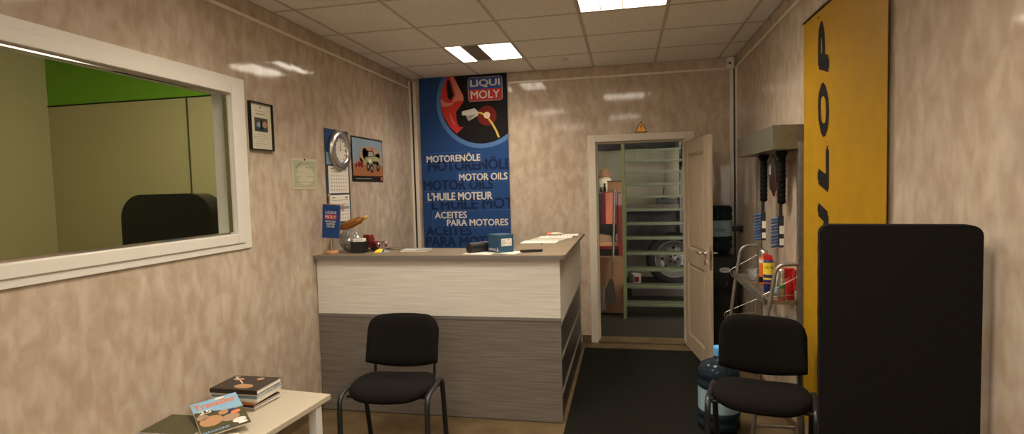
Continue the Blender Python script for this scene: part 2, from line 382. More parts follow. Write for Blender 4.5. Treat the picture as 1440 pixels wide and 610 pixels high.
# doorway: frame, and the leaf standing open into the room
door = bpy.data.objects.new('door_1', None); COL.objects.link(door); door.location = (2.4, BY, 0); struct(door)
d = MB(); ox = 2.4
d.box(1.895-ox, 1.972-ox, -.018, 0, 0, 2.14, 'door_frame').box(2.862-ox, 2.939-ox, -.018, 0, 0, 2.14, 'door_frame').box(1.972-ox, 2.862-ox, -.018, 0, 2.068, 2.14, 'door_frame')
d.box(1.935-ox, 1.975-ox, 0, .15, 0, 2.10, 'door_frame').box(2.835-ox, 2.875-ox, 0, .15, 0, 2.10, 'door_frame').box(1.975-ox, 2.835-ox, 0, .15, 2.065, 2.10, 'door_frame')
d.box(1.975-ox, 1.988-ox, .05, .15, 0, 2.065, 'door_frame').box(1.988-ox, 2.835-ox, .05, .15, 2.052, 2.065, 'door_frame')
d.obj('door_frame', door, bevel=.004)
LW, LH = .79, 2.035
leaf = MB()
for a in ((0, .115, 0, LH), (LW-.115, LW, 0, LH)): leaf.box(a[0], a[1], 0, .042, a[2]+.012, a[3], 'door')
for z0, z1 in ((.012, .16), (.86, 1.0), (LH-.13, LH)): leaf.box(.115, LW-.115, 0, .042, z0, z1, 'door')
for z0, z1 in ((.16, .86), (1.0, LH-.13)):
    leaf.box(.115, LW-.115, .014, .028, z0, z1, 'door')
    leaf.box(.150, LW-.150, .006, .036, z0+.035, z1-.035, 'door')
    for x0, x1, a, b in ((.115, .127, z0, z1), (LW-.127, LW-.115, z0, z1), (.127, LW-.127, z0, z0+.012), (.127, LW-.127, z1-.012, z1)):
        leaf.box(x0, x1, .004, .038, a, b, 'door')
ang = -math.radians(82.0)
lf = leaf.obj('door_leaf', door, bevel=.003, loc=(2.836-ox, -.022, 0), rot=(0, 0, ang))
h = MB()
for sy, y in ((-1, 0), (1, .042)):
    h.tube([(LW-.06, y, 1.02), (LW-.06, y+sy*.012, 1.02)], .024, 'chrome', 16)
    h.tube(round_path([(LW-.06, y+sy*.01, 1.02), (LW-.06, y+sy*.052, 1.02), (LW-.18, y+sy*.052, 1.02)], .015), .009, 'chrome')
    h.tube([(LW-.06, y, .94), (LW-.06, y+sy*.010, .94)], .022, 'chrome', 16)
h.obj('door_handle', lf)
MB().box(LW-.001, LW+.002, .010, .032, .88, 1.10, 'chrome').obj('lock_plate', lf)

# rooms beyond the doorway and the window
struct(MB().box(.3, 4.3, 9.9, 10.0, 0, 3.4, 'workshop_wall').obj('wall_workshop_back'))
struct(MB().box(.2, .3, BY+.14, 10, 0, 3.4, 'workshop_wall').obj('wall_workshop_left'))
struct(MB().box(4.3, 4.4, BY+.14, 10, 0, 3.4, 'workshop_wall').obj('wall_workshop_right'))
struct(MB().box(.2, 4.4, BY, 10, 3.4, 3.5, 'ceiling').obj('ceiling'))
struct(MB().box(.3, 4.3, 9.82, 9.9, 2.24, 2.34, 'dark_cloth').obj('trim_7'))
b = MB()
for i in range(14): b.box(.6+.26*i, .608+.26*i, 9.894, 9.90, 0, 2.24, 'lamp_dark')
struct(b.obj('trim_8'))
b = MB().box(-4.6, -.12, 5.5, 5.6, 0, 2.765, 'office_yellow').box(-4.6, -.12, 5.5, 5.6, 2.765, 3.4, 'office_green')
b.box(-4.6, -.12, 5.49, 5.5, 2.755, 2.768, 'print_black')
b.box(-2.645, -2.63, 5.49, 5.5, 0, 2.76, 'mag_green')
struct(b.obj('wall_office_back'))
struct(MB().box(-4.7, -4.6, -.5, 5.6, 0, 3.4, 'office_yellow').obj('wall_office_left'))
struct(MB().box(-4.6, -.12, -.6, -.5, 0, 3.4, 'office_yellow').obj('wall_office_front'))
struct(MB().box(-4.6, -.12, -.5, 5.6, 3.4, 3.5, 'ceiling').obj('ceiling'))
struct(MB().box(-4.6, -.12, -.5, 5.6, -.06, 0, 'floor').obj('floor'))

# ------------------------------------------------------------------ ceiling fixtures
lamp_labels = {(1, 3): 'ceiling lamp with one dark bay, above the blue banner', (3, 1): 'fully lit ceiling lamp cut by the upper edge of the photo'}
def ceiling_lamp(i, j, dead):
    x0, y0 = .166+.6*i, 2.713+.6*j
    t = thing('ceiling_lamp', lamp_labels.get((i, j), 'square louvred ceiling lamp behind the camera'), 'lamp', (x0+.3, y0+.3, CH), group='recessed ceiling lamps')
    f = MB(); w_ = .287
    f.box(-w_, w_, -w_, w_, .085, .095, 'louvre')
    for s in (-1, 1):
        f.box(s*w_-.005, s*w_+.005, -w_, w_, -.004, .09, 'louvre'); f.box(-w_, w_, s*w_-.005, s*w_+.005, -.004, .09, 'louvre')
    f.obj('housing', t)
    bays = [(-.28, -.155), (-.14, -.005), (.005, .14), (.15, .28)]
    for k, (a, b) in enumerate(bays):
        if dead and k == 1:
            MB().box(a-.008, b+.008, -.28, .28, .004, .02, 'lamp_dark').obj('dark_cover', t); continue
        MB().box(a, b, -.262, .280, .012, .020, 'lampglow').obj('tube', t)
    l = MB()
    for k in range(5): l.box(-.28 if not dead else .0, .28, -.262+.001, -.258, .0, .012, 'louvre')
    for n in range(7):
        y = -.272+.0*n
    l.box(-.28, .28, -.278, -.262, .004, .010, 'louvre')
    for x in (-.148, .0, .145): l.box(x-.004, x+.004, -.28, .28, .0, .011, 'louvre')
    l.obj('louvre', t)
for i, j, dd in lamps:
    ceiling_lamp(i, j, dd)
    l_ = area('lamp_light', (.166+.6*i+.3, 2.713+.6*j+.3, CH-.008), .54, .52, LAMPW*(.75 if dd else 1), LAMP_COL); l_.data.spread = math.radians(135)
t = thing('smoke_detector', 'small round white detector on the ceiling near the back wall', 'detector', (1.681, 5.274, CH-.002))
MB().lathe([(.075, 0), (.075, -.006), (.06, -.014), (.05, -.016)], 'white_plastic', n=32).obj('base', t)
MB().lathe([(.048, -.016), (.046, -.024), (.03, -.030), (.0001, -.031)], 'white_plastic', n=24).obj('sensor_head', t)
t = thing('motion_sensor', 'small white sensor box in the upper corner right of the door', 'sensor', (RW-.05, BY-.04, 2.73))
MB().prism(rrect(-.045, .025, -.02, .085, .015), XZ(-.03), (0, .06, 0), 'white_plastic').obj('body', t)
MB().sphere((-.012, -.030, .03), .010, 'print_black', 10).obj('lens', t)

# ------------------------------------------------------------------ reception counter
TZ = 1.17
t = thing('reception_counter', 'L-shaped reception counter with cream upper and grey lower front', 'counter', (.9, 3.70, 0))
ox, oy = .9, 3.70
c = MB(); c.box(.005-ox, 1.82-ox, 0, .022, .735, TZ-.028, 'laminate_light'); c.obj('upper_front_panel', t)
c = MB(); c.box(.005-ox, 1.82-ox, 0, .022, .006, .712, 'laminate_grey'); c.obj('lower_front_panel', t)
MB().box(.005-ox, 1.82-ox, -.004, .022, .712, .735, 'top_edge').obj('front_strip', t, bevel=.001)
MB().box(.02-ox, 1.81-ox, .004, .02, 0, .006, 'laminate_dark').obj('plinth', t)
YE = 5.42-oy
c = MB(); c.box(1.798-ox, 1.82-ox, .022, YE, .68, TZ-.028, 'laminate_light'); c.obj('upper_side_panel', t)
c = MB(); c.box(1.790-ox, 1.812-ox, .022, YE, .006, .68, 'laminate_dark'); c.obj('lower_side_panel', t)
c = MB()
for z in (.675, .43, .18): c.box(1.812-ox, 1.822-ox, .03, YE-.01, z, z+.022, 'galv')
c.obj('side_strip', t)
MB().box(1.45-ox, 1.79-ox, YE-.02, YE, 0, TZ-.028, 'laminate_side').obj('inner_panel', t)
c = MB().box(1.47-ox, 1.49-ox, .40, YE-.02, 0, TZ-.028, 'laminate_side'); c.obj('inner_panel', t)
out = [(.003-ox, -.04)]+arc(1.86-.05-ox, -.04+.05, .05, -PI/2, 0, 6)+[(1.865-ox, YE), (1.43-ox, YE), (1.43-ox, .42), (.003-ox, .42)]
top = MB(); n = len(out)
vb = [(x, y, TZ-.028) for x, y in out]; vt = [(x, y, TZ) for x, y in out]
top.add(vb+vt, [tuple(range(n))[::-1]], 'top_edge'); top.add(vb+vt, [tuple(range(n, 2*n))], 'top'); top.add(vb+vt, [(i, (i+1) % n, n+(i+1) % n, n+i) for i in range(n)], 'top_edge')
top.obj('worktop', t)

# ------------------------------------------------------------------ chairs
def make_chair(label, loc, rz):
    t = thing('visitor_chair', label, 'chair', loc, rz, 'black upholstered visitor chairs')
    # seat: rounded shield shape, waisted towards the back
    def cushion(name, pts, z0, z1, parent, crown=.02, tilt=0, mt='black_fabric', uv=None):
        pass
    N = 40; vs = []; rings = [(0, .86, -.030), (0, .97, -.024), (0, 1.0, -.006), (0, .985, .012), (0, .93, .024), (0, .75, .031), (0, .45, .032), (0, .15, .030)]
    def shp(a):
        c_, s_ = math.cos(a), math.sin(a)
        x = .248*(abs(c_)**.46)*(1 if c_ > 0 else -1); y = .190*(abs(s_)**.62)*(1 if s_ > 0 else -1)
        if y > 0: x *= 1-.10*(y/.19)
        if y < 0: y -= .028*(1-(x/.243)**2)
        return x, y
    for _, k, z in rings:
        for i in range(N):
            x, y = shp(2*PI*i/N); zz = z-.055*max(0, (-y*k-.10)/.13)**2*.6 + (.02*(1-abs(x*k)/.235)*0) - .016*(1-min(1, abs(x*k)/.22)**2)*(.5+y/.43)
            vs.append((x*k, y*k+.01, .475+zz))
    fs = [(r*N+i, r*N+(i+1) % N, (r+1)*N+(i+1) % N, (r+1)*N+i) for r in range(len(rings)-1) for i in range(N)]
    fs += [tuple(range(N))[::-1], tuple((len(rings)-1)*N+i for i in range(N))]
    MB().add(vs, fs, 'black_fabric', True).obj('seat', t)
    # backrest: curved cushion
    def backsheet(front, back, m, name, w=.233, z0=.515, z1=.845, g=0):
        nx, nz = 36, 12; vs = []
        def pt(u, v, off):
            # rounded outline : superellipse for the upper corners, dipping lower edge
            x = w*u
            zt = z1-.010*u*u-.085*(1-math.sqrt(max(0, 1-(max(0, abs(u)-.62)/.38)**2))); zb = z0+(.042*u*u)
            z = zb+(zt-zb)*v
            edge = min(1, (1-abs(u))*7, v*7+.0, (1-v)*7); edge = math.sqrt(max(0, edge))
            y = .185+.06*v-.055*(1-u*u)*-1*0+.045*(1-u*u) - .028
            return (x, y+off*(.35+.65*edge), z)
        for off in (front, back):
            for a in range(nx+1):
                for b_ in range(nz+1): vs.append(pt(-1+2*a/nx, b_/nz, off))
        K = (nx+1)*(nz+1); f = []
        for a in range(nx):
            for b_ in range(nz):
                i = a*(nz+1)+b_; f.append((i, i+nz+1, i+nz+2, i+1)); f.append((K+i+1, K+i+nz+2, K+i+nz+1, K+i))
        bd = [a*(nz+1) for a in range(nx+1)]+[nx*(nz+1)+b_ for b_ in range(1, nz+1)]+[a*(nz+1)+nz for a in range(nx-1, -1, -1)]+[b_ for b_ in range(nz-1, 0, -1)]
        for k in range(len(bd)): p, q = bd[k], bd[(k+1) % len(bd)]; f.append((q, p, K+p, K+q))
        return MB().add(vs, f, m, True).obj(name, t)
    backsheet(-.022, .010, 'black_fabric', 'backrest')
    backsheet(.012, .024, 'black_plastic', 'back_shell', .231, .520, .842)
    # tubular frame
    for s in (-1, 1):
        x = s*.257
        fr = round_path([(x, -.205, 0), (x, -.195, .47), (x, .155, .47), (x*.98, .250, 0)], .07, 7)
        k = next(i for i, p in enumerate(fr) if p.y > 0)
        l1 = MB().tube(fr[:k]+[Vector((x, 0, .47))], .0105, 'black_metal', 12, .016, up=(0, 1, 0)).obj('leg', t)
        l2 = MB().tube([Vector((x, 0, .47))]+fr[k:], .0105, 'black_metal', 12, .016, up=(0, 0, 1)).obj('leg', t)
        MB().tube(round_path([(s*.195, .10, .425), (s*.195, .205, .43), (s*.195, .222, .50), (s*.195, .245, .74)], .04), .008, 'black_metal', 10, .016, up=(0, 1, 0)).obj('back_support', t)
        for y, zz in ((-.205, 0), (.250, 0)): MB().lathe([(.015, 0), (.016, .012), (.013, .03)], 'black_plastic', (x*(1 if y < 0 else .98), y, 0), 12).obj('foot_cap', l1 if y < 0 else l2)
    for y in (-.10, .11): MB().tube([(-.252, y, .432), (.252, y, .432)], .010, 'black_metal', 10).obj('crossbar', t)
    return t
c1 = make_chair('black fabric chair standing in front of the reception counter', (.882, 3.04, 0), math.radians(5))
c2 = copy_tree(c1); c2['label'] = 'black fabric chair beside the yellow banner and floor bottle'; c2.location = (2.975, 3.17, 0); c2.rotation_euler = (0, 0, math.radians(-14))

# ------------------------------------------------------------------ coffee table with magazines
t = thing('coffee_table', 'low white coffee table under the window, holding magazines', 'table', (.315, 2.37, 0), math.radians(-5))
MB().box(-.265, .27, -.46, .43, .47, .5, 'table_white').obj('tabletop', t, bevel=.003)
for x in (-.24, .215):
    for y in (-.42, .30): MB().box(x, x+.05, y, y+.05, 0, .47, 'table_edge').obj('leg', t, bevel=.003)
MB().box(-.26, .255, -.41, .35, .44, .47, 'table_edge').obj('apron', t) if 0 else None
def magazine(label, loc, rz, w_, l_, th, cover, spine='paper', deco=None, group=None, rot=None):
    t = thing('magazine', label, 'magazine', loc, rz, group, rot)
    p = MB().box(-w_/2+.003, w_/2-.002, -l_/2+.002, l_/2-.002, .0006, th-.0006, 'paper'); p.obj('pages', t)
    c = MB().box(-w_/2, w_/2, -l_/2, l_/2, th-.0012, th, cover).box(-w_/2, w_/2, -l_/2, l_/2, 0, .001, spine)
    c.box(-w_/2, -w_/2+.002, -l_/2, l_/2, 0, th, spine); c.frame((-w_/2, -l_/2, th), (1, 0, 0), (0, 1, 0))
    if deco: deco(c, w_, l_)
    c.obj('cover', t); return t
def deco_dark(c, w_, l_):   # landscape: right = reading direction on the top magazine
    c.disc(.055, .12, .03, 'skin_print', 1, .055); c.disc(.15, .22, .018, 'skin_print', 1, .03); c.disc(.17, .10, .02, 'skin_print', 1, .02)
    c.line(.10, .16, .13, .20, .006, 'paper', 2); c.line(.085, .15, .11, .175, .004, 'paper', 2)
    c.line(.14, .25, .155, .225, .006, 'paper', 3); c.line(.16, .235, .18, .265, .006, 'paper', 3); c.line(.185, .24, .19, .262, .005, 'paper', 3)
def deco_trav(c, w_, l_):
    c.rect(0, w_, l_*.70, l_, 'mag_blue'); c.rect(w_*.55, w_, l_*.52, l_*.72, 'print_grey', 1)
    c.poly([(w_*.45, l_*.60), (w_, l_*.52), (w_, l_*.72), (w_*.3, l_*.70)], 'mag_blue', 2)
    c.text('Traveller', .008, w_-.012, l_*.76, l_*.93, 'mag_orange', 3, .03)
    c.disc(w_*.62, l_*.955, .022, 'paper', 4, .009)
    c.text('25', .02, .075, l_*.60, l_*.70, 'paper', 4, .02)
    c.disc(.06, l_*.36, .05, 'skin_print', 1, .045); c.disc(.14, l_*.30, .04, 'sand_print', 2, .03); c.disc(.03, l_*.52, .025, 'sand_print', 1)
    c.disc(.15, l_*.48, .03, 'teal_print', 2, .018); c.disc(.17, l_*.42, .022, 'mag_orange', 3, .015); c.disc(.12, l_*.5, .022, 'skin_print', 3, .02)
    c.rect(w_-.05, w_-.012, .012, .03, 'paper', 4); c.disc(.17, l_*.16, .03, 'print_white', 2, .02)
    c.text('MAGAZINE', .01, .12, .012, .03, 'mag_blue', 4, .02)
stack = [('laminate_grey', 'paper', .012, 'grey'), ('paper', 'paper', .010, 'white'), ('mag_dark', 'mag_dark', .008, 'black'), ('mag_orange', 'mag_orange', .013, 'orange'),
         ('paper_cream', 'paper_cream', .012, 'cream'), ('sky_print', 'sky_print', .010, 'grey blue'), ('mag_blue', 'paper', .014, 'pale blue')]
z = .5
ords = ['at the bottom of', 'second from the bottom of', 'third from the bottom of', 'fourth from the bottom of', 'third from the top of', 'second from the top below', 'directly under the topmost of']
for k, (cv, sp_, th, cn) in enumerate(stack):
    rz = math.radians(90+random.uniform(-5, 5))
    magazine('%s magazine, %s the tall stack on the coffee table' % (cn, ['lowest of', 'second from the bottom of', 'third from the bottom of', 'middle one of', 'third below the top of', 'second below the top of', 'just under the top one of'][k]), (.215+random.uniform(-.012, .012), 2.60+random.uniform(-.008, .012), z), rz, .205, .285, th, cv, sp_, group='magazines in the tall stack')
    z += th+.001
magazine('thick dark magazine lying on top of the tall stack', (.218, 2.60, z), math.radians(90), .205, .285, .022, 'mag_dark', 'mag_dark', deco_dark, group='magazines in the tall stack')
z = .5
for k, (cv, x, y, a, th, lb) in enumerate([('paper', .148, 2.12, 86, .009, 'white magazine at the bottom of the low pile beside the window wall'), ('print_darkred', .150, 2.14, 93, .008, 'dark red magazine low in the low pile beside the window wall'),
        ('paper_cream', .152, 2.16, 90, .006, 'cream magazine in the middle of the low pile beside the window wall'), ('print_grey', .150, 2.19, 87, .006, 'grey magazine near the top of the low pile beside the window wall'),
        ('mag_green', .152, 2.22, 92, .005, 'olive magazine topmost in the low pile beside the window wall')]):
    magazine(lb, (x, y, z), math.radians(a), .205, .28, th, cv, 'paper', group='magazines in the low pile'); z += th+.001
ux_ = Vector((.64, .755, .07)).normalized(); uy_ = Vector((-.74, .63, .20)); uy_ = (uy_-ux_*uy_.dot(ux_)).normalized()
magazine('travel magazine with 25 on its cover, leaning over the low pile', (.302, 2.298, .562), 0, .21, .305, .007, 'mag_green', 'paper', deco_trav, rot=Matrix((ux_, uy_, ux_.cross(uy_))).transposed().to_euler())
magazine('small white booklet under the travel magazine, at the table front', (.385, 2.13, .5), math.radians(4), .15, .21, .006, 'paper', 'paper')

# ------------------------------------------------------------------ left wall: pictures, clock, calendars
def on_left(y, z, x=0): return (x, y, z)
t = thing('framed_certificate', 'black framed certificate with photo hanging beside the window', 'picture', (.001, 3.13, 2.06))
f = MB(); rectring(f, -.112, .112, -.15, .15, .008, 0, .022, 'black_gloss'); f.obj('frame', t, bevel=.001)
f = MB().box(.004, .008, -.105, .105, -.143, .143, 'paper_cream'); f.frame((.008, -.112, -.15), (0, 1, 0), (0, 0, 1))
f.rect(.05, .18, .118, .205, 'laminate_dark'); f.disc(.10, .16, .03, 'sky_print', 2, .02); f.rect(.07, .15, .125, .145, 'teal_print', 3); f.disc(.15, .165, .022, 'skin_print', 2); f.rect(.105, .125, .13, .19, 'print_black', 3)
f.disc(.112, .27, .008, 'ink', 2); f.rect(.06, .16, .245, .248, 'ink', 2); f.rect(.065, .155, .225, .231, 'ink', 2)
for k, (a, b_) in enumerate(((.07, .16), (.03, .17), (.03, .18), (.06, .14), (.03, .17), (.03, .09))): f.rect(a, b_, .098-.014*k, .100-.014*k, 'ink', 2)
f.obj('certificate', t)
t = thing('laminated_document', 'pale green laminated document pinned left of the clock', 'document', (.001, 3.605, 1.77))
f = MB().box(0, .002, -.155, .155, -.11, .11, 'paper_cream'); f.frame((.002, -.155, -.11), (0, 1, 0), (0, 0, 1))
f.rect(.012, .298, .012, .205, 'paper_green'); f.disc(.16, .10, .11, 'paper_cream', 2, .07); f.line(.04, .15, .11, .19, .008, 'ink', 3)
for a, b_, y in ((.11, .24, .185), (.16, .27, .155), (.05, .10, .12), (.05, .09, .088), (.05, .10, .076), (.18, .27, .088), (.05, .25, .05)): f.rect(a, b_, y, y+.003, 'ink', 3)
f.obj('sheet', t); MB().sphere((.005, 0, .102), .006, 'print_black', 10).obj('pin', t)
# quarterly calendar
t = thing('wall_calendar', 'long blue wall calendar with month sheets behind the clock', 'calendar', (.001, 4.075, 1.74))
f = MB().box(0, .004, -.185, .185, -.41, .39, 'teal_print'); f.frame((.004, -.185, -.41), (0, 1, 0), (0, 0, 1))
f.rect(.01, .36, .52, .79, 'banner_blue'); f.poly([(.01, .62), (.36, .55), (.36, .52), (.01, .52)], 'mag_blue', 2); f.rect(.0, .06, .48, .512, 'mag_green', 2)
f.rect(.33, .37, .26, .29, 'mag_green', 2); f.rect(0, .03, .27, .29, 'mag_green', 2)
f.text('WWW.CALENDAR.COM', .07, .33, .262, .280, 'print_white', 3, .01) if 0 else None
f.rect(.08, .32, .262, .268, 'print_grey', 3); f.rect(.09, .31, .274, .279, 'print_grey', 3)
f.rect(.08, .30, .028, .034, 'print_grey', 3); f.rect(.07, .32, .044, .050, 'print_grey', 3)
f.obj('backing', t)
for zz in (-.115, -.345):
    p = MB().box(.004, .009, -.155, .155, zz, zz+.215, 'paper'); p.frame((.009, -.155, zz), (0, 1, 0), (0, 0, 1))
    p.rect(.03, .08, .190, .198, 'ink', 2); p.rect(.24, .28, .185, .198, 'ink', 2); p.rect(.02, .29, .172, .175, 'ink', 2)
    for r in range(5):
        for c_ in range(7): p.rect(.03+.038*c_, .045+.038*c_, .022+.028*r, .032+.028*r, 'print_grey' if c_ < 5 else 'print_pink', 2)
    if zz < -.2:
        p.rect(.01, .30, .098, .122, 'sky_print', 1.5); rx, ry_ = .17, .088
        for a in ((rx, rx+.04, ry_, ry_+.006), (rx, rx+.04, ry_+.04, ry_+.046), (rx, rx+.006, ry_, ry_+.046), (rx+.034, rx+.04, ry_, ry_+.046)): p.rect(*a, 'print_red', 4)
    p.obj('month_sheet', t)
# clock
t = thing('wall_clock', 'round wall clock with wide steel rim over the blue calendar', 'clock', (.016, 4.085, 1.968))
Rx = Matrix(((0, 0, 1), (0, 1, 0), (-1, 0, 0)))   # local z -> world x
MB().lathe([(.150, -.014), (.158, .0), (.155, .022), (.108, .030), (.098, .022), (.098, .008)], 'steel', n=48, R=Rx).obj('rim', t)
f = MB().lathe([(.100, .006), (.100, .010)], 'paper', n=40, R=Rx); f.frame((.010, 0, 0), (0, 1, 0), (0, 0, 1))
for k in range(12):
    a = k*PI/6; r0, r1 = (.070, .090)
    f.line(r0*math.sin(a), r0*math.cos(a), r1*math.sin(a), r1*math.cos(a), .010 if k % 3 == 0 else .007, 'print_black', 3)
face = f.obj('face', t)
f = MB().frame((.0125, 0, 0), (0, 1, 0), (0, 0, 1)); f.line(0, -.01, -.004, .075, .004, 'print_black', 1); f.line(0, 0, -.006, .05, .006, 'print_black', 3); f.disc(0, 0, .007, 'print_black', 4); f.obj('hands', face)
# off-road calendar
t = thing('picture_calendar', 'wall calendar showing an off-road truck in desert dust', 'calendar', (.001, 4.61, 1.91))
f = MB().box(0, .006, -.30, .30, -.19, .19, 'print_black'); f.frame((.006, -.30, -.19), (0, 1, 0), (0, 0, 1))
f.rect(.01, .59, .05, .375, 'sky_print'); f.rect(.01, .59, .05, .15, 'orange_sand', 2)
f.poly([(.01, .20), (.12, .19), (.2, .15), (.01, .15)], 'print_grey', 2)
for x, y, r, ry in ((.22, .22, .09, .075), (.30, .25, .11, .07), (.42, .24, .12, .07), (.50, .20, .08, .06), (.14, .17, .06, .035)): f.disc(x, y, r, 'sand_print', 2.5, ry)
for x, y, r in ((.12, .15, .025), (.17, .15, .03), (.07, .14, .02)): f.disc(x, y, r, 'print_darkred', 3)
f.poly([(.24, .15), (.52, .15), (.53, .21), (.44, .235), (.24, .215)], 'truck_print', 4)
f.poly([(.27, .215), (.43, .23), (.40, .285), (.29, .28)], 'print_black', 5); f.poly([(.30, .225), (.41, .235), (.385, .27), (.31, .268)], 'print_grey', 6)
f.rect(.38, .50, .155, .185, 'print_black', 6); f.rect(.30, .36, .17, .20, 'print_white', 6); f.rect(.27, .43, .278, .288, 'mag_orange', 6)
for x, y in ((.29, .135), (.36, .12), (.49, .135)): f.disc(x, y, .032, 'print_black', 6, .042); f.disc(x, y, .013, 'print_grey', 7, .018)
f.rect(.54, .58, .008, .042, 'print_red', 3); f.text('LIQUI', .545, .575, .027, .038, 'print_white', 5, .01); f.text('MOLY', .545, .575, .012, .023, 'print_white', 5, .01)
f.rect(.05, .35, .022, .028, 'print_grey', 3); f.obj('picture_sheet', t)
MB().box(.0, .010, -.302, .302, .186, .197, 'black_plastic').obj('binding', t)
MB().sphere((.012, 0, .198), .008, 'chrome', 8).obj('hanger', t)

# ------------------------------------------------------------------ back wall: banner and warning sign
def logo(f, x0, x1, y0, y1, l):
    h = y1-y0; wd = x1-x0; r = .04*wd*2
    f.poly(rrect(x0-.012*wd*2, x1+.012*wd*2, y0-.024*wd, y1+.024*wd, r), 'print_grey', l)
    f.rect(x0, x1, y0+h*.5, y1, 'print_logoblue', l+1); f.rect(x0, x1, y0, y0+h*.5, 'print_red', l+1)
    f.text('LIQUI', x0+.05*wd, x1-.05*wd, y0+h*.56, y0+h*.93, 'print_white', l+2, .05)
    f.text('MOLY', x0+.06*wd, x1-.06*wd, y0+h*.08, y0+h*.44, 'print_white', l+2, .03)
t = thing('advertising_banner', 'tall blue motor oil banner hanging on the back wall', 'banner', (.58, BY-.025, .9))
BX0, BX1, BZ0, BZ1 = .10, 1.07, .90, 2.825
f = MB().box(BX0-.58, BX1-.58, 0, .003, 0, BZ1-.9, 'banner_blue'); f.frame((-.58, 0, -.9), (1, 0, 0), (0, 0, 1))
def clip_circle(cx, cz, R, n=90):
    pts = []
    for i in range(n+1):
        a = PI*.5+2*PI*i/n; x = cx+R*math.cos(a); z_ = cz+R*math.sin(a)
        pts.append((min(x, BX1), min(z_, BZ1)))
    out = []
    for p in pts:
        if not out or (abs(p[0]-out[-1][0])+abs(p[1]-out[-1][1])) > 1e-4: out.append(p)
    return out
def halfdisc(cx, cz, R, m, l):
    # the part of the disc inside the banner
    pts = []
    aL = PI-math.asin(min(1, (BZ1-cz)/R)) if BZ1-cz < R else PI/2
    aR = -math.acos(min(1, (BX1-cx)/R)) if BX1-cx < R else 0
    n = 48; a1 = 2*PI+aR
    pts = [(cx+R*math.cos(aL+(a1-aL)*i/n), cz+R*math.sin(aL+(a1-aL)*i/n)) for i in range(n+1)]
    pts.append((BX1, BZ1)); f.poly(pts, m, l)
cx, cz = .790, 2.553
halfdisc(cx, cz, .497, 'banner_ring', 1); halfdisc(cx, cz, .450, 'print_black', 2)
# red canister pouring oil
def px2(x, y): # crop picture coordinates (130x120 px at 5.085) to banner metres
    return (.104+x/646*1.0, 2.83-(y-72-.055*(630-x)*0)/648)
def pp(L, m, l): f.poly([px2(*p) for p in L], m, l)
pp([(205, 80), (250, 70), (318, 215), (318, 250), (270, 310), (268, 380), (312, 425), (262, 468), (215, 420), (175, 350), (156, 290), (153, 230), (165, 160)], 'print_red', 3)
pp([(205, 100), (222, 100), (250, 205), (222, 240), (205, 215), (200, 150)], 'print_black', 5)
pp([(228, 78), (250, 76), (318, 215), (316, 245), (262, 245), (235, 255), (255, 215), (262, 200)], 'print_pink', 4)
pp([(154, 225), (195, 255), (250, 255), (225, 275), (175, 280), (158, 270)], 'print_pink', 4)
pp([(215, 315), (235, 370), (255, 408), (245, 405), (222, 360)], 'print_pink', 5)
pp([(262, 315), (300, 308), (325, 325), (335, 400), (315, 425), (280, 420), (265, 380)], 'print_black', 6)
pp([(305, 318), (395, 300), (415, 320), (418, 350), (350, 385), (330, 345), (305, 345)], 'print_white', 7)
pp([(330, 350), (410, 340), (355, 382)], 'print_grey', 8)
f.disc(*px2(480, 355), .105, 'print_darkred', 3); f.disc(*px2(480, 355), .06, 'print_pink', 4) if 0 else None
f.disc(*px2(480, 352), .035, 'print_glow', 7)
pts = [(405, 330), (440, 335), (480, 360), (515, 410), (540, 455), (560, 505)]
for a, b_ in zip(pts, pts[1:]): f.line(*px2(*a), *px2(*b_), .020, 'print_gold', 6)
f.disc(*px2(480, 352), .017, 'print_white', 8)
logo(f, .655, 1.015, 2.555, 2.792, 3)
lines = [('MOTORENÖLE', .16, .763, 1.922, 2.012, 0), ('MOTOR OILS', .52, 1.051, 1.716, 1.792, 0), ("L'HUILE MOTEUR", .158, .883, 1.510, 1.598, 0), ('ACEITES', .232, .594, 1.316, 1.388, 0), ('PARA MOTORES', .367, 1.045, 1.232, 1.304, 0)]
for s_, a, b_, z0, z1, _ in lines: f.text(s_, a, b_, z0, z1, 'print_white', 6, .035)
for s_, a, b_, z0, z1 in (('MOTORENÖLE', .171, 1.095, 1.825, 1.965), ('MOTOR OILS', .114, .894, 1.620, 1.730), ("L'HUILE MOTEUR", .196, 1.40, 1.410, 1.535), ('ACEITES', .124, .641, 1.130, 1.228), ('PARA MOTORES', .12, 1.14, 1.008, 1.121)):
    f.text(s_, a, b_, z0, z1, 'banner_dark', 3, .05, clip=BX1-.003)
for z0, z1, a, b_ in ((1.900, 2.02, .11, .775), (1.700, 1.805, .50, 1.068), (1.495, 1.612, .11, .90), (1.215, 1.40, .21, 1.068)):
    for zz in (z0, z1): f.rect(a, b_, zz-.0012, zz+.0012, 'banner_ring', 5)
for xx, z0, z1 in ((.775, 1.90, 2.02), (.50, 1.70, 1.805), (.90, 1.495, 1.612), (.21, 1.215, 1.40)): f.rect(xx-.0012, xx+.0012, z0, z1, 'banner_ring', 5)
f.obj('banner_fabric', t)
MB().tube([(BX0-.58, .006, 1.925-.004), (BX1-.58, .006, 1.925-.004)], .006, 'black_metal').obj('hanging_rod', t)
t = thing('warning_sign', 'small yellow triangular warning sign above the door', 'sign', (2.427, BY-.004, 2.20))
tri = lambda k: [(-.062*k, -.052*k+.0), (.062*k, -.052*k), (0, .062*k)]
f = MB().prism(tri(1), XZ(0), (0, .003, 0), 'print_black'); f.frame((0, 0, 0), (1, 0, 0), (0, 0, 1)); f.poly([(x, z_-.002) for x, z_ in tri(.82)], 'sign_yellow', 2)
f.poly([(-.006, .022), (-.003, -.016), (.003, -.016), (.006, .022)], 'print_black', 4); f.disc(0, -.028, .005, 'print_black', 4)
f.obj('sign_plate', t)

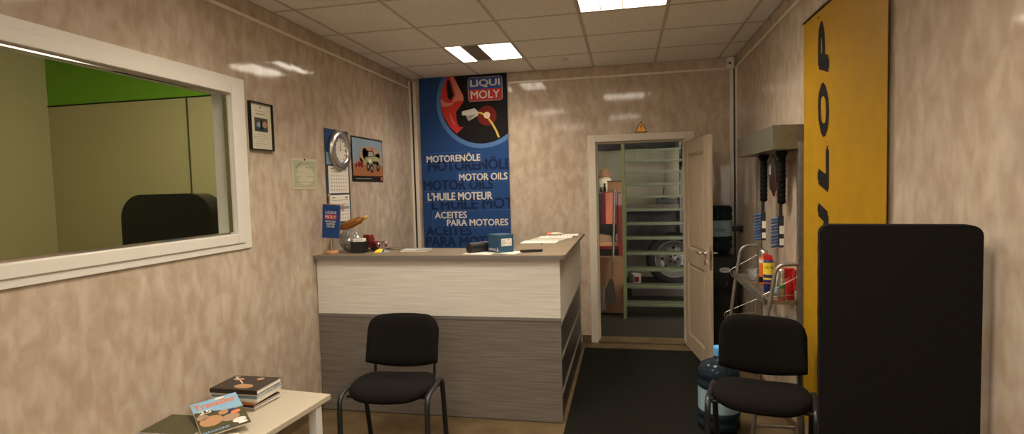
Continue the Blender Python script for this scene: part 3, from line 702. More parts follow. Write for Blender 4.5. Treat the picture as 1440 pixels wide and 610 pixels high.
# ------------------------------------------------------------------ things on the counter
t = thing('table_flag', 'small blue pennant on a wooden stand at the left counter end', 'flag', (.075, 3.80, TZ))
MB().lathe([(.050, 0), (.052, .004), (.050, .020), (.046, .022)], 'brown_wood', n=28).obj('base', t)
MB().tube([(0, 0, .02), (0, 0, .435)], .0045, 'brown_wood').obj('pole', t)
MB().lathe([(.0045, .43), (.011, .437), (.011, .447), (.004, .452)], 'brown_wood', n=14).obj('finial', t)
fx = math.radians(4)
f = MB().box(-.078, .070, -.012, -.009, .115, .37, 'banner_blue'); f.frame((-.078, -.012, .115), (1, 0, 0), (0, 0, 1))
w_ = .148
f.rect(0, w_, 0, .003, 'print_grey', 1); f.rect(0, .003, 0, .255, 'print_grey', 1); f.rect(w_-.003, w_, 0, .255, 'print_grey', 1)
f.rect(.022, .118, .180, .210, 'print_logoblue', 1); f.rect(.022, .118, .146, .180, 'print_red', 1)
f.text('LIQUI', .026, .114, .184, .206, 'print_white', 3, .04); f.text('MOLY', .026, .114, .151, .175, 'print_white', 3, .04)
for s_, a, b_, z0 in (('MOTOR OILS', .026, .112, .122), ('ADDITIVES', .034, .106, .103), ('CAR CARE', .038, .102, .084)): f.text(s_, a, b_, z0, z0+.014, 'print_white', 2, .04)
f.obj('flag_cloth', t, rot=(0, fx, 0)); MB().tube([(-.08, -.01, .371), (.066, -.01, .374)], .0025, 'brown_wood').obj('crossbar', t, rot=(0, fx, 0))
MB().tube([(-.078, -.01, .372), (0, 0, .44), (.064, -.01, .374)], .001, 'paper', 6).obj('cord', t, rot=(0, fx, 0)) if 0 else None
t = thing('wrapped_gift', 'round gift in clear crinkled wrap beside the blue pennant', 'gift', (.155, 3.93, TZ))
f = MB()
vs = []; N_ = 22; K_ = 12; rr = random.Random(3)
for i in range(N_):
    for j in range(K_+1):
        th = PI*j/K_; a = 2*PI*i/N_; r = .085*(1+rr.uniform(-.10, .10)*math.sin(th))
        vs.append((r*.95*math.sin(th)*math.cos(a), r*.7*math.sin(th)*math.sin(a), .088-r*1.0*math.cos(th)*1.0))
vs = [(x, y, max(.001, z_)) for x, y, z_ in vs]
f.add(vs, [(i*(K_+1)+j, ((i+1) % N_)*(K_+1)+j, ((i+1) % N_)*(K_+1)+j+1, i*(K_+1)+j+1) for i in range(N_) for j in range(K_)], 'crystal'); f.obj('clear_wrap', t)
MB().lathe([(.030, .01), (.045, .03), (.048, .10), (.030, .14), (.012, .15)], 'galv', (0, 0, 0), 18).obj('contents', t)
t = thing('model_car', 'red vintage model car with chrome grille on the counter', 'model car', (.335, 3.98, TZ), math.radians(-28))
f = MB()
f.hexa([(-.11, -.032, .022), (.10, -.026, .022), (.10, .026, .022), (-.11, .032, .022)], [(-.11, -.030, .075), (.10, -.020, .078), (.10, .020, .078), (-.11, .030, .075)], 'red_paint')
f.hexa([(-.11, -.030, .072), (-.02, -.028, .075), (-.02, .028, .075), (-.11, .030, .072)], [(-.10, -.024, .125), (-.03, -.024, .125), (-.03, .024, .125), (-.10, .024, .125)], 'red_paint')
f.obj('body', t, bevel=.006)
for x in (-.075, .07):
    for s in (-1, 1):
        MB().lathe([(.001, -.008), (.026, -.008), (.028, 0), (.026, .008), (.001, .008)], 'rubber', (x, s*.038, .028), 18, Matrix(((1, 0, 0), (0, 0, -1), (0, 1, 0)))).obj('wheel', t)
        MB().tube([(x+.036*math.cos(a*PI/8), s*.038, .028+.036*math.sin(a*PI/8)) for a in range(9)], .004, 'red_paint', 8, .011, up=(0, 0, 1)).obj('fender', t)
f = MB()
for k in range(6): f.box(.101, .105, -.022+.008*k, -.018+.008*k, .030, .078, 'chrome')
f.box(.100, .106, -.027, .027, .028, .032, 'chrome').box(.100, .106, -.027, .027, .076, .080, 'chrome'); f.obj('grille', t)
MB().box(.112, .119, -.045, .045, .016, .028, 'chrome').obj('bumper', t, bevel=.003)
for s in (-1, 1): MB().sphere((.103, s*.034, .062), .011, 'chrome', 12).obj('headlight', t)
t = thing('liquor_bottle', 'amber glass bottle with gold cap lying tilted on the model car', 'bottle', (.065, 3.985, TZ+.18), 0, rot=(0, math.radians(68), math.radians(8)))
MB().lathe([(.001, 0), (.022, .002), (.034, .02), (.036, .085), (.030, .13), (.030, .16), (.014, .178), (.011, .185), (.0105, .205)], 'amber', n=24).obj('glass_body', t)
MB().lathe([(.012, .200), (.0125, .228), (.010, .230)], 'print_gold', n=16).obj('cap', t)
t = thing('memo_holder', 'black mesh note box with white paper slips on the counter', 'note box', (.275, 3.86, TZ), math.radians(6))
f = MB()
f.box(-.052, .052, -.048, -.045, 0, .085, 'black_plastic').box(-.052, .052, .045, .048, 0, .085, 'black_plastic').box(-.052, -.049, -.048, .048, 0, .085, 'black_plastic').box(.049, .052, -.048, .048, 0, .085, 'black_plastic').box(-.052, .052, -.048, .048, 0, .003, 'black_plastic')
f.obj('box', t); MB().box(-.038, .040, -.035, .035, .004, .105, 'paper').obj('note_paper', t)
t = thing('sachet', 'small yellow and grey packet lying right of the model car', 'packet', (.452, 3.86, TZ), math.radians(4))
vs = []; nx = 8
for i in range(nx+1):
    for j in range(5):
        x = -.055+.11*i/nx; y = -.03+.06*j/4; vs.append((x, y, .002+.026*math.sin(PI*min(1, max(0, i/nx)))**.5*math.sin(PI*j/4)))
fs = [(i*5+j, (i+1)*5+j, (i+1)*5+j+1, i*5+j+1) for i in range(nx) for j in range(4)]
f = MB(); f.add(vs, fs[:20], 'can_yellow', True); f.add(vs, fs[20:24], 'banner_blue', True); f.add(vs, fs[24:], 'print_grey', True)
f.add([(-.055, -.03, .0005), (.055, -.03, .0005), (.055, .03, .0005), (-.055, .03, .0005)], [(0, 1, 2, 3)], 'can_yellow'); f.obj('foil', t)
o = MB().tube([(0, 0, .010), (.255, -.004, .010)], .0075, 'chrome').tube([(0, .016, .006), (.25, .014, .006)], .0055, 'black_plastic').obj('metal_rail', loc=(.385, 4.04, TZ)); tag(o, 'thin chrome rail lying at the counter back edge', 'rail')
t = thing('booklet', 'thin white booklet on the counter below the banner', 'booklet', (.69, 3.96, TZ), math.radians(2))
MB().box(-.10, .10, -.075, .075, 0, .010, 'paper').obj('pages', t); MB().box(-.102, .102, -.077, .077, .010, .0115, 'print_grey').frame((-.1, -.075, .0115), (1, 0, 0), (0, 1, 0)).rect(.01, .12, .01, .06, 'paper', 1).obj('cover', t)
# glasses case
t = thing('glasses_case', 'long black case lying left of the blue box', 'case', (1.195, 3.84, TZ), math.radians(50))
MB().prism(rrect(-.033, .033, .001, .074, .026, 6), lambda y, z: (-.06, y, z), (.27, 0, 0), 'black_plastic').obj('shell', t, bevel=.006)
MB().box(-.062, .212, -.0345, .0345, .036, .039, 'black_gloss').obj('lid_seam', t)
# blue carton
C0 = Vector((1.384, 3.775, TZ+.003)); a = Vector((-.100, .092, 0)); b_ = Vector((.088, .088, 0)); hz = Vector((0, 0, .127))
t = thing('carton_box', 'small dark blue box with white label on the counter', 'box', C0)
f = MB(); f.hexa([Vector(), b_, a+b_, a], [hz, b_+hz, a+b_+hz, a+hz], 'teal_print')
f.mats[0] = mat('carton_blue', (.022, .070, .125), .5, noise=.1, nscale=(60, 60, 60), spec=.4)
f.frame(a, -a, (0, 0, 1)); L_ = a.length
f.text('swicos', .006, .100, .012, .034, 'print_white', 2, .03); f.poly([(.106, .010), (.130, .010), (.118, .042)], 'print_white', 2)
f.obj('carton', t)
f = MB().frame((0, 0, 0), b_, (0, 0, 1)); f.rect(.020, .108, .045, .098, 'paper', 2)
for k in range(5): f.rect(.026, .05+.008*(k % 3), .052+.009*k, .0545+.009*k, 'ink', 4)
f.rect(.078, .088, .084, .094, 'ink', 4); f.rect(.085, .10, .06, .066, 'ink', 4); f.obj('label_sticker', t)
def sheet(label, x, y, rz, w_=.21, l_=.297, z=TZ, m='paper', th=.0012, deco=None, group=None):
    o = MB().box(-w_/2, w_/2, -l_/2, l_/2, 0, th, m).frame((-w_/2, -l_/2, th), (1, 0, 0), (0, 1, 0))
    if deco: deco(o)
    o = o.obj('paper_sheet', loc=(x, y, z), rot=(0, 0, math.radians(rz))); tag(o, label, 'paper', group); return o
sheet('white paper under the blue box reaching left', 1.24, 3.80, 82, .15, .21)
sheet('white paper under the blue box reaching right', 1.43, 3.82, 70, .15, .21, TZ+.0014)
t = thing('handset', 'slim black handheld device lying right of the blue box', 'device', (1.60, 3.86, TZ), math.radians(22))
MB().prism(rrect(-.082, .082, -.022, .022, .018, 6), XY(.001), (0, 0, .016), 'black_plastic').obj('shell', t, bevel=.004)
MB().prism(rrect(-.055, .030, -.015, .015, .006, 4), XY(.017), (0, 0, .0015), 'black_gloss').obj('display', t)
MB().prism(rrect(-.078, -.060, -.012, .012, .006, 4), XY(.017), (0, 0, .002), 'print_darkred').obj('button', t)
def printed(o):
    for k in range(6): o.rect(.02, .17-.02*(k % 2), .04+.03*k, .043+.03*k, 'ink', 2)
def strip(o): o.rect(.09, .125, .0, .29, 'print_grey', 2); o.rect(.135, .14, 0, .29, 'yellow_green', 2)
for k, a in enumerate([('paper sheet nearest the camera in the pile by the back wall', 1.555, 4.56, 88, printed), ('form with grey and green stripe in the pile by the back wall', 1.60, 4.78, 84, strip), ('white sheet at the middle of the pile by the back wall', 1.64, 4.93, 92, printed),
        ('white sheet at the far end of the pile by the back wall', 1.68, 5.12, 95, printed)]):
    sheet(a[0], a[1], a[2], a[3], .21, .297, TZ+.0016*k, 'paper' if k != 1 else 'paper_cream', deco=a[4], group='papers at the back of the counter')
t = thing('crumpled_pouch', 'small crumpled beige pouch on the papers by the back wall', 'pouch', (1.60, 5.12, TZ+.0068))
f = MB(); vs = []
for i in range(14):
    for j in range(7):
        th = PI*j/6; a = 2*PI*i/14; k = 1+rr.uniform(-.15, .15)*math.sin(th)
        vs.append((.085*k*math.sin(th)*math.cos(a), .04*k*math.sin(th)*math.sin(a), max(0, .012-.016*k*math.cos(th))))
fs = [(i*7+j, ((i+1) % 14)*7+j, ((i+1) % 14)*7+j+1, i*7+j+1) for i in range(14) for j in range(6)]
f.add(vs, fs[:30]+fs[60:], 'paper_cream'); f.add(vs, fs[30:60], 'print_pink'); f.obj('pouch_bag', t)
o = MB().sphere((0, 0, .004), .006, 'laminate_grey', 8).tube([(0, 0, .004), (.012, -.006, .004)], .002, 'laminate_grey', 6).obj('key', loc=(1.60, 4.36, TZ)); tag(o, 'tiny grey clip on the counter below the papers', 'clip')

# ------------------------------------------------------------------ floor mat, water dispenser, bottle
t = thing('floor_mat', 'large black ribbed mat leading to the open door', 'mat', (2.385, 4.0, 0))
m_ = MB().box(-.545, .565, -1.7, 1.49, .0005, .008, 'mat'); m_.obj('mat_surface', t, bevel=.003)
def bottle_profile(R):
    return [(.001, 0), (R*.85, 0), (R, .02), (R, .06), (R*.96, .07), (R*.96, .085), (R, .095), (R, .125), (R*.965, .13), (R*.965, .28), (R, .285), (R, .32), (R*.95, .333), (R*.95, .343), (R, .355), (R*.98, .39), (R*.80, .43), (R*.45, .455), (.032, .465), (.030, .495)]
t = thing('floor_water_bottle', 'large water bottle with blue cap standing on the floor', 'bottle', (2.850, 3.78, .008))
MB().lathe(bottle_profile(.134), 'water_blue', n=40).obj('bottle_body', t)
MB().lathe([(.1315, .132), (.1315, .279)], 'label_blue', n=40).obj('label_band', t)
MB().lathe([(.033, .485), (.034, .53), (.030, .545), (.001, .546)], 'cap_blue', n=24).lathe([(.012, .46), (.012, .486)], 'cap_blue', (.028, -.015, 0), n=8).obj('cap', t)
t = thing('water_dispenser', 'black water cooler standing behind the open door', 'water cooler', (3.10, 5.42, 0))
f = MB().prism(rrect(-.155, .155, -.155, .16, .04), XY(0), (0, 0, .93), 'black_plastic'); f.obj('cabinet', t, bevel=.01)
MB().lathe([(.15, .93), (.15, .945), (.10, .965), (.06, .962)], 'black_plastic', n=32).obj('collar', t)
MB().prism(rrect(-.12, .12, .45, .80, .02), XZ(-.158), (0, .006, 0), 'black_gloss').obj('front_panel', t)
MB().box(-.09, .09, -.17, -.15, .52, .60, 'laminate_dark').obj('drip_tray', t) if 0 else None
for x in (-.05, .05): MB().tube([(x, -.155, .73), (x, -.19, .73), (x, -.195, .70)], .010, 'black_plastic').obj('tap', t)
f = MB().frame((.04, -.1565, .83), (1, 0, 0), (0, 0, 1)); f.disc(0, 0, .052, 'label_blue', 2, .026); f.disc(0, 0, .047, 'paper', 3, .020); f.text('eden', -.03, .03, -.008, .010, 'print_logoblue', 4, .02); f.obj('brand_badge', t)
t2 = thing('dispenser_bottle', 'upturned water bottle on top of the black water cooler', 'bottle', (3.10, 5.42, 1.412))
prof = [(r*1.0, -z_) for r, z_ in bottle_profile(.13)]; prof = prof[::-1][2:]
MB().lathe(prof, 'water_blue', n=40).obj('bottle_body', t2)
lb = MB().lathe([(.1276, -.279), (.1276, -.132)], 'label_blue', n=40)
import math as _m
vs, fs = text_mesh('eden', 0); xs_ = [v[0] for v in vs]; w0 = max(xs_)-min(xs_)
lb.add([(.1290*_m.sin(-.35+(v[0])/w0*.75), -.1290*_m.cos(-.35+(v[0])/w0*.75), -.232+v[1]*.055) for v in vs], fs, 'print_logoblue'); lb.obj('label_band', t2)
t = thing('wall_bracket', 'black bracket sticking out of the wall above the water cooler', 'bracket', (RW-.001, 5.44, 1.19))
MB().box(-.012, 0, -.06, .06, -.03, .03, 'black_plastic').obj('plate', t, bevel=.003)
MB().tube([(-.01, 0, 0), (-.09, 0, 0)], .022, 'black_plastic', 14).obj('arm', t)

# ------------------------------------------------------------------ display rack on the right wall
y0r, y1r = 3.62, 4.68
t = thing('display_rack', 'grey metal display rack with wire shelves against the right wall', 'rack', (3.20, 4.15, 0))
ox, oy = 3.20, 4.15
def rk(x, y, z): return (x-ox, y-oy, z)
for y in (y0r, y1r):
    f = MB().box(3.285-ox, 3.313-ox, y-.02-oy, y+.02-oy, 0, 1.86, 'galv').box(3.313-ox, 3.317-ox, y-.012-oy, y+.012-oy, 0, 1.86, 'laminate_dark'); f.obj('upright', t, bevel=.003)
    f = MB().tube(round_path([rk(3.30, y-.004, 1.12), rk(3.165, y-.004, 1.12), rk(3.112, y-.004, .79), rk(3.02, y-.004, 0.012)], .07), .0125, 'galv', 12); f.obj('side_tube', t)
    MB().tube([rk(3.03, y, .10), rk(3.27, y, .10)], .010, 'galv').obj('foot_bar', t)
f = MB().hexa([rk(3.145, y0r, 1.82), rk(3.315, y0r, 1.82), rk(3.315, y1r, 1.82), rk(3.145, y1r, 1.82)], [rk(3.145, y0r, 1.968), rk(3.315, y0r, 1.968), rk(3.315, y1r, 1.968), rk(3.145, y1r, 1.968)], 'header')
f.obj('header_box', t, bevel=.002)
for zs, xo in ((.885, 3.10), (.53, 3.05)):
    f = MB()
    f.box(xo-ox, xo+.004-ox, y0r-oy, y1r-oy, zs-.02, zs+.025, 'galv')
    f.box(3.28-ox, 3.285-ox, y0r-oy, y1r-oy, zs-.02, zs+.01, 'galv').box(xo-ox, 3.285-ox, y0r-oy, y0r+.004-oy, zs-.016, zs+.012, 'galv').box(xo-ox, 3.285-ox, y1r-.004-oy, y1r-oy, zs-.016, zs+.012, 'galv')
    k = 0
    while y0r+.03+.035*k < y1r: f.tube([rk(xo, y0r+.03+.035*k, zs), rk(3.285, y0r+.03+.035*k, zs)], .002, 'wire', 5); k += 1
    for x in (xo+.05, xo+.10, xo+.15): f.tube([rk(x, y0r, zs-.003), rk(x, y1r, zs-.003)], .002, 'wire', 5)
    f.obj('wire_shelf', t)
    for y in (y0r, y1r):
        f = MB().tube(round_path([rk(xo-.005, y, zs-.02), rk(xo-.02, y, zs+.035), rk(xo+.02, y, zs+.06), rk(3.29, y, zs+.16)], .02), .003, 'wire', 6)
        f.tube([rk(xo, y, zs+.025), rk(3.29, y, zs+.05)], .002, 'wire', 6)
        f.obj('side_wire', t)
# things hanging from the rack
def snow_brush(label, x, y, z):
    t = thing('snow_brush', label, 'brush', (x, y, z), math.radians(78), 'snow brushes hanging on the display rack')
    L = .60
    MB().tube([(0, 0, -.02), (0, 0, -.10), (0, .004, -.30), (0, .006, -L)], .011, 'black_plastic', 10).obj('shaft', t)
    prof = [(.012, -.33)]
    for k in range(9): prof += [(.024, -.32+.031*k), (.024, -.30+.031*k), (.020, -.297+.031*k)]
    prof += [(.030, -.03), (.036, -.01), (.030, .0)]
    MB().lathe(prof, 'black_fabric', n=16).obj('foam_grip', t)
    MB().prism(rrect(-.018, .014, -L, -L+.20, .007), lambda a, b_: (-.016, a+.006, b_), (.030, 0, 0), 'black_plastic').obj('brush_head', t)
    f = MB()
    for k in range(9):
        for q in (-.008, .008): f.tube([(q, .018, -L+.012+.021*k), (q*1.3, .060, -L+.004+.021*k)], .0075, 'bristle', 7)
    f.obj('bristles', t)
    for z_ in (-L+.015, -L+.085): 
        f = MB().box(-.0175, -.016, -.012, .012, z_, z_+(.05 if z_ > -L+.05 else .04), 'paper'); f.box(.014, .0155, -.012, .012, z_, z_+.04, 'paper'); f.obj('label_sticker', t)
    f = MB().box(-.017, .017, -.026, -.0245, 0, .001, 'paper'); 
    return t
snow_brush('black snow brush with blue bristles hanging further along the rack', 3.215, 4.15, 1.815)
snow_brush('black snow brush with blue bristles hanging nearest the yellow banner', 3.215, 3.70, 1.815)
t = thing('hanging_pouch', 'dark see-through pouch with red edge hanging between the snow brushes', 'pouch', (3.215, 3.89, 1.79))
f = MB(); pts = arc(0, -.12, .055, 0, 2*PI, 24, .135)[:-1]
n = len(pts); vs = [(0, x, z_) for x, z_ in pts]+[(-.02, x*.6, -.12+(z_+.12)*.7) for x, z_ in pts]+[(.02, x*.6, -.12+(z_+.12)*.7) for x, z_ in pts]
f.add(vs, [(i, (i+1) % n, n+(i+1) % n, n+i) for i in range(n)]+[tuple(range(n, 2*n))], 'black_plastic', True)
f.add(vs, [((i+1) % n, i, 2*n+i, 2*n+(i+1) % n) for i in range(n)]+[tuple(range(2*n, 3*n))[::-1]], 'galv', True)
f.obj('pouch_bag', t)
MB().tube([(0, x, z_) for x, z_ in arc(0, -.12, .057, PI*.95, 2*PI, 16, .137)], .005, 'print_darkred', 8).obj('red_edge', t)
MB().box(-.022, -.020, -.018, .018, -.12, -.06, 'print_grey').obj('tag', t)
# cans on the wire shelf (shelf plane z .792)
def can(name, label, x, y, r, h, body, cap, capz=None, bands=(), nozzle=False, cat='spray can', trigger=False):
    t = thing(name, label, cat, (x, y, .889), 0)
    f = MB().lathe([(r*.94, 0), (r, .004), (r, h-.012), (r*.8, h)], body, n=24)
    for z0, z1, m in bands: f.lathe([(r+.0006, z0), (r+.0006, z1)], m, n=24)
    f.obj('can_body', t)
    if trigger:
        f = MB().hexa([(-.026, -.020, h-.004), (.026, -.020, h-.004), (.026, .020, h-.004), (-.026, .020, h-.004)], [(-.034, -.014, h+.045), (.020, -.014, h+.032), (.020, .014, h+.032), (-.034, .014, h+.045)], cap); f.obj('trigger_cap', t, bevel=.006)
    else: MB().lathe([(r*.86, h-.004), (r*.86, h+.04), (r*.6, h+.05), (.001, h+.052)], cap, n=20).obj('cap', t)
    return t
can('spray_can', 'orange aerosol can with silver cap behind the blue-yellow can', 3.225, 4.20, .031, .205, 'orange', 'steel', bands=((.02, .06, 'print_black'), (.16, .185, 'print_white')))
t = can('spray_can', 'blue and yellow lubricant aerosol can with red nozzle on the rack', 3.195, 3.93, .034, .215, 'can_blue', 'red_bright', bands=((.120, .200, 'can_yellow'), (.085, .098, 'can_yellow'), (.060, .066, 'orange')), trigger=True)
f = MB(); vs, fs = text_mesh('WD-40', 0); xs_ = [v[0] for v in vs]; w0 = max(xs_)-min(xs_)
aim = math.atan2(2.266-3.195, 3.93)   # label turned to the room
f.add([(.0352*math.sin(aim-.75+v[0]/w0*1.5), -.0352*math.cos(aim-.75+v[0]/w0*1.5), .158+v[1]*.030) for v in vs], fs, 'print_black'); f.obj('lettering', t)
can('spray_can', 'silver spray can with green band at the front of the rack shelf', 3.205, 3.66, .021, .145, 'steel', 'steel', bands=((.075, .10, 'green_print'), (0, .012, 'red_bright')))
can('spray_can', 'silver and blue aerosol can half hidden behind the rack tube', 3.215, 3.80, .018, .11, 'steel', 'print_white', bands=((.02, .06, 'mag_blue'),))
t = thing('trigger_bottle', 'red trigger spray bottle at the near end of the rack shelf', 'spray bottle', (3.262, 3.70, .889))
MB().lathe([(.024, 0), (.026, .01), (.025, .10), (.016, .13), (.012, .15)], 'red_bright', n=20).obj('bottle_body', t)
MB().hexa([(-.020, -.016, .148), (.02, -.016, .148), (.02, .016, .148), (-.02, .016, .148)], [(-.05, -.014, .195), (.028, -.014, .195), (.028, .014, .195), (-.05, .014, .195)], 'red_bright').box(.012, .026, -.05, -.012, .06, .19, 'red_bright').obj('trigger_head', t, bevel=.005)
t = thing('canister', 'small red and white canister beside the silver spray can', 'canister', (3.255, 3.81, .889))
MB().lathe([(.026, 0), (.026, .10), (.02, .115)], 'print_white', n=20).lathe([(.0265, .03), (.0265, .06)], 'print_red', n=20).obj('can_body', t)
MB().lathe([(.024, .115), (.024, .15), (.001, .152)], 'red_bright', n=20).obj('cap', t)
o = MB().lathe([(.001, .001), (.030, .001), (.038, .085), (.036, .085), (.029, .003), (.001, .003)], 'clear', n=24).obj('plastic_cup', loc=(3.19, 4.38, .889)); tag(o, 'clear plastic cup at the far end of the rack shelf', 'cup')

# ------------------------------------------------------------------ yellow banner and black board at the right
t = thing('hanging_banner', 'tall yellow tyre banner with black lettering on the right wall', 'banner', (RW-.02, 3.05, 0))
f = MB().box(0, .003, -.55, .505, .20, 2.54, 'yellow'); f.frame((0, .565, 0), (0, 0, 1), (0, 1, 0))   # frame x = world z, frame y = world +y
f.n = Vector((-1, 0, 0))
for ch, z0, z1 in (('D', .46, .75), ('U', .81, 1.11), ('N', 1.17, 1.46), ('L', 1.56, 1.80), ('O', 1.83, 2.12), ('P', 2.18, 2.44)):
    f.text(ch, z0, z1, -.475, -.305, 'print_black', 3, .11, shear=.30)
f.rect(2.50, 2.507, -.33, -.295, 'print_black', 3)
f.obj('banner_fabric', t); MB().tube([(-.004, -.55, 2.54), (-.004, .505, 2.54)], .006, 'black_metal').obj('hanging_rod', t)
t = thing('display_board', 'tall black padded board standing at the right edge', 'board', (3.045, 1.90, 0), math.radians(-12))
MB().prism(rrect(-.175, .24, .02, 1.49, .03), XZ(-.03), (0, .06, 0), 'black_fabric').obj('padded_board', t, bevel=.008)
MB().box(-.15, .22, -.09, .09, 0, .02, 'black_metal').obj('base_plate', t)

# ------------------------------------------------------------------ behind the office window
t = thing('armchair', 'dark high-backed seat seen through the window glass', 'chair', (-2.40, 5.0, 0), 0)
MB().prism(rrect(-.62, .50, .45, 1.66, .26, 8), XZ(-.08), (0, .2, 0), 'black_gloss').obj('backrest', t, bevel=.03)
MB().box(-.55, .45, -.75, .10, .30, .50, 'black_plastic').obj('seat', t, bevel=.03)
for x in (-.5, .38):
    for y in (-.7, .02): MB().box(x, x+.05, y, y+.05, 0, .30, 'black_metal').obj('leg', t)

# ------------------------------------------------------------------ workshop beyond the doorway
t = thing('staircase', 'pale green open-tread metal staircase beyond the doorway', 'staircase', (2.65, 6.79, 0))
for n in range(13):
    y = .215*n; z_ = .182*(n+1)
    MB().box(-.385, .50, y, y+.19, z_-.006, z_, 'green_metal').box(-.385, .50, y, y+.004, z_-.035, z_, 'green_metal').box(-.385, .50, y-.001, y+.001, z_-.006, z_+.001, 'green_light').obj('tread', t)
for x in (-.395, .50):
    f = MB(); f.prism([(-.03, .06), (.10, .02), (2.85, 2.30), (2.85, 2.50), (2.68, 2.50), (-.03, .26)], lambda y, z_: (x, y, z_), (.010, 0, 0), 'green_metal'); f.obj('stringer', t)
MB().box(-.43, -.396, -.03, .015, .0, 2.34, 'green_light').obj('post', t)
MB().box(.46, .50, 2.4, 2.45, 0, 2.4, 'laminate_dark').obj('post', t)
t = thing('tool_cabinet', 'red metal tool bench with upper cabinet beyond the doorway', 'tool bench', (2.0, 7.3, 0))
MB().box(-.5, .165, -.10, .40, .80, .84, 'red_paint').obj('front_rail', t)
MB().box(-.5, .165, -.09, .45, .84, .885, 'brown_wood').obj('worktop', t)
MB().box(.165, .235, -.14, .45, 0, 1.52, 'red_paint').obj('post', t, bevel=.004)
MB().box(-.04, .165, -.12, .30, 1.12, 1.54, 'red_paint').obj('upper_cabinet', t, bevel=.004)
MB().box(.01, .10, -.128, -.12, 1.13, 1.53, 'print_pink').obj('cabinet_door', t)
MB().box(-.5, .165, .0, .42, .55, .80, 'laminate_dark').obj('drawer', t)
t = thing('cardboard_box', 'large brown cardboard box beyond the doorway', 'box', (1.93, 6.96, 0))
f = MB().box(-.35, .305, 0, .19, .02, .72, 'cardboard'); f.frame((-.35, 0, 0), (1, 0, 0), (0, 0, 1)); f.rect(.0, .655, .515, .522, 'laminate_dark', 1); f.rect(.40, .405, .02, .515, 'laminate_dark', 1); f.rect(0, .655, .018, .03, 'laminate_dark', 1); f.obj('carton', t)
MB().box(-.36, .315, -.012, -.001, .50, .725, 'cardboard').obj('flap', t)
o = MB().prism(rrect(-.06, .06, 0, .30, .03), XZ(0), (0, .02, 0), 'clear').obj('plastic_film', loc=(1.96, 6.93, .06)); tag(o, 'clump of clear plastic film hanging before the cardboard box', 'film')
t = thing('shovel', 'long shovel leaning in front of the cardboard box', 'shovel', (2.08, 6.82, 0))
MB().tube([(.045, .30, 1.57), (.018, .06, .62), (.010, .02, .46)], .014, 'lamp_dark').obj('handle', t)
f = MB(); f.prism([(-.075, .13), (.03, .19), (.055, .24), (.03, .42), (.01, .48), (-.02, .48), (-.045, .42), (-.085, .34)], XZ(-.005), (0, .012, 0), 'laminate_dark'); f.obj('blade', t)
t = thing('storage_box', 'brown box on top of the red tool cabinet', 'box', (2.135, 7.38, 1.541))
MB().box(-.10, .10, -.10, .10, 0, .14, 'cardboard').obj('carton', t); MB().box(-.105, .105, -.105, .105, .125, .142, 'mag_dark').obj('lid', t)
for k, (x, hh) in enumerate(((1.955, .06), (1.998, .11))):
    o = MB().lathe([(.001, 0), (.018, 0), (.018, hh*.6), (.010, hh*.7), (.020, hh), (.001, hh)], 'black_metal', n=14).obj('bearing_puller', loc=(x, 7.30, 1.541)); tag(o, ['low', 'taller'][k]+' black tool part standing on the red tool cabinet', 'tool', 'tool parts on the red cabinet')
t = thing('canister', 'beige canister with dark brown lid left beyond the doorway', 'canister', (1.97, 8.3, 1.50))
MB().lathe([(.08, 0), (.10, .02), (.10, .20), (.07, .25)], 'paper_cream', n=20).obj('body', t); MB().lathe([(.10, .24), (.055, .36), (.001, .37)], 'cardboard', n=16).obj('lid', t)
t = thing('locker', 'dark grey covered locker behind the red tool bench', 'locker', (1.75, 8.3, 0))
MB().box(-.5, .37, -.15, .3, 0, 1.5, 'dark_cloth').obj('body', t, bevel=.02); MB().box(-.06, -.05, -.156, -.15, .1, 1.4, 'print_black').obj('door_gap', t)
o = MB().prism([(-.10, 0), (.10, 0), (.115, .05), (.06, .085), (-.08, .10), (-.12, .05)], XZ(0), (0, .15, 0), 'sand_print').obj('cloth_bundle', loc=(2.0, 7.25, .886)); tag(o, 'pale yellow cloth bundle on the red tool bench', 'cloth')
o = MB().lathe([(.001, 0), (.03, 0), (.03, .10), (.012, .13), (.012, .16)], 'banner_blue', n=14).obj('oil_bottle', loc=(2.10, 7.5, .886)); tag(o, 'blue bottle standing on the red tool bench', 'bottle')
o = MB().lathe([(.001, 0), (.018, 0), (.018, .09), (.01, .11)], 'print_white', n=14).obj('small_bottle', loc=(2.145, 7.25, .886)); tag(o, 'white bottle at the post of the red tool bench', 'bottle')
t = thing('wheel', 'car wheel with black tyre leaning behind the green stairs', 'wheel', (2.935, 8.3, .535), 0, rot=(math.radians(90), 0, 0))
MB().lathe([(.27, -.10), (.34, -.105), (.385, -.07), (.39, 0), (.385, .07), (.34, .105), (.27, .10)], 'rubber', n=48, cap=False).obj('tyre', t)
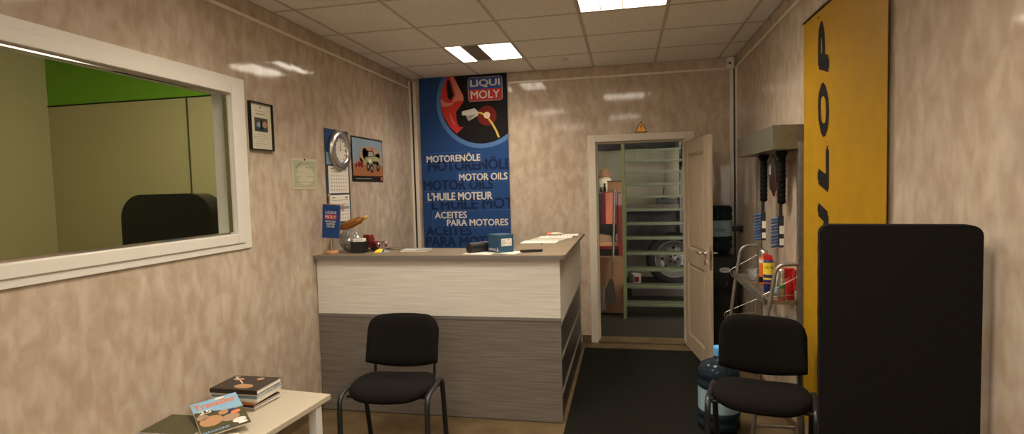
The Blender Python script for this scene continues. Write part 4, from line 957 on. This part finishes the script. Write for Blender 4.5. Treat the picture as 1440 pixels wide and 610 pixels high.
f = MB().lathe([(.27, -.09), (.28, .10), (.25, .09), (.22, .03), (.10, .02), (.08, .05), (.001, .05)], 'alloy', n=36)
f.obj('rim', t)
f = MB()
for k in range(5): a = 2*PI*k/5; f.lathe([(.001, .052), (.02, .052), (.02, .06), (.001, .06)], 'black_metal', (.055*math.cos(a), .055*math.sin(a), 0), 10)
for k in range(8): a = 2*PI*k/8; f.lathe([(.001, .028), (.022, .032), (.022, .034), (.001, .036)], 'print_black', (.16*math.cos(a), .16*math.sin(a), 0), 10)
f.obj('wheel_bolts', t)
t = thing('crate', 'low dark crate carrying the wheel behind the stairs', 'crate', (2.95, 8.3, 0))
MB().box(-.62, .75, -.15, .15, 0, .143, 'laminate_dark').obj('crate_body', t, bevel=.01)
t = thing('parts_washer', 'grey metal parts tank standing behind the green stairs', 'tank', (2.9, 9.25, 0))
MB().box(-.62, .62, .13, .24, .55, 1.18, 'dark_cloth').obj('front_panel', t); MB().box(-.62, .62, -.02, .24, 1.18, 1.30, 'laminate_grey').obj('tray', t, bevel=.01)
for x in (-.6, .56): MB().box(x, x+.04, .16, .22, 0, .55, 'galv').obj('leg', t)
t = thing('engine_part', 'black engine part lying on the grey tank', 'engine part', (2.98, 9.32, 1.301))
f = MB().box(-.22, .0, -.06, .06, 0, .08, 'black_metal').box(-.02, .24, -.05, .05, 0, .06, 'black_metal').lathe([(.001, 0), (.05, 0), (.05, .13), (.03, .14)], 'black_metal', (-.10, 0, 0), 14).lathe([(.001, 0), (.04, 0), (.04, .10)], 'black_metal', (.15, 0, 0), 14).tube([(-.12, 0, .10), (-.10, 0, .26)], .008, 'black_metal'); f.obj('housing', t, bevel=.004)
t = thing('bucket', 'small white bucket behind the lower green steps', 'bucket', (2.40, 8.3, 0.143))
MB().lathe([(.001, 0), (.065, 0), (.075, .16), (.08, .165), (.08, .17), (.074, .17), (.066, .01)], 'print_white', n=24).obj('bucket_body', t); MB().frame((0, -.0765, .03), (1, 0, 0), (0, 0, 1)).rect(-.02, .04, .03, .10, 'print_darkred', 1).obj('label_sticker', t)
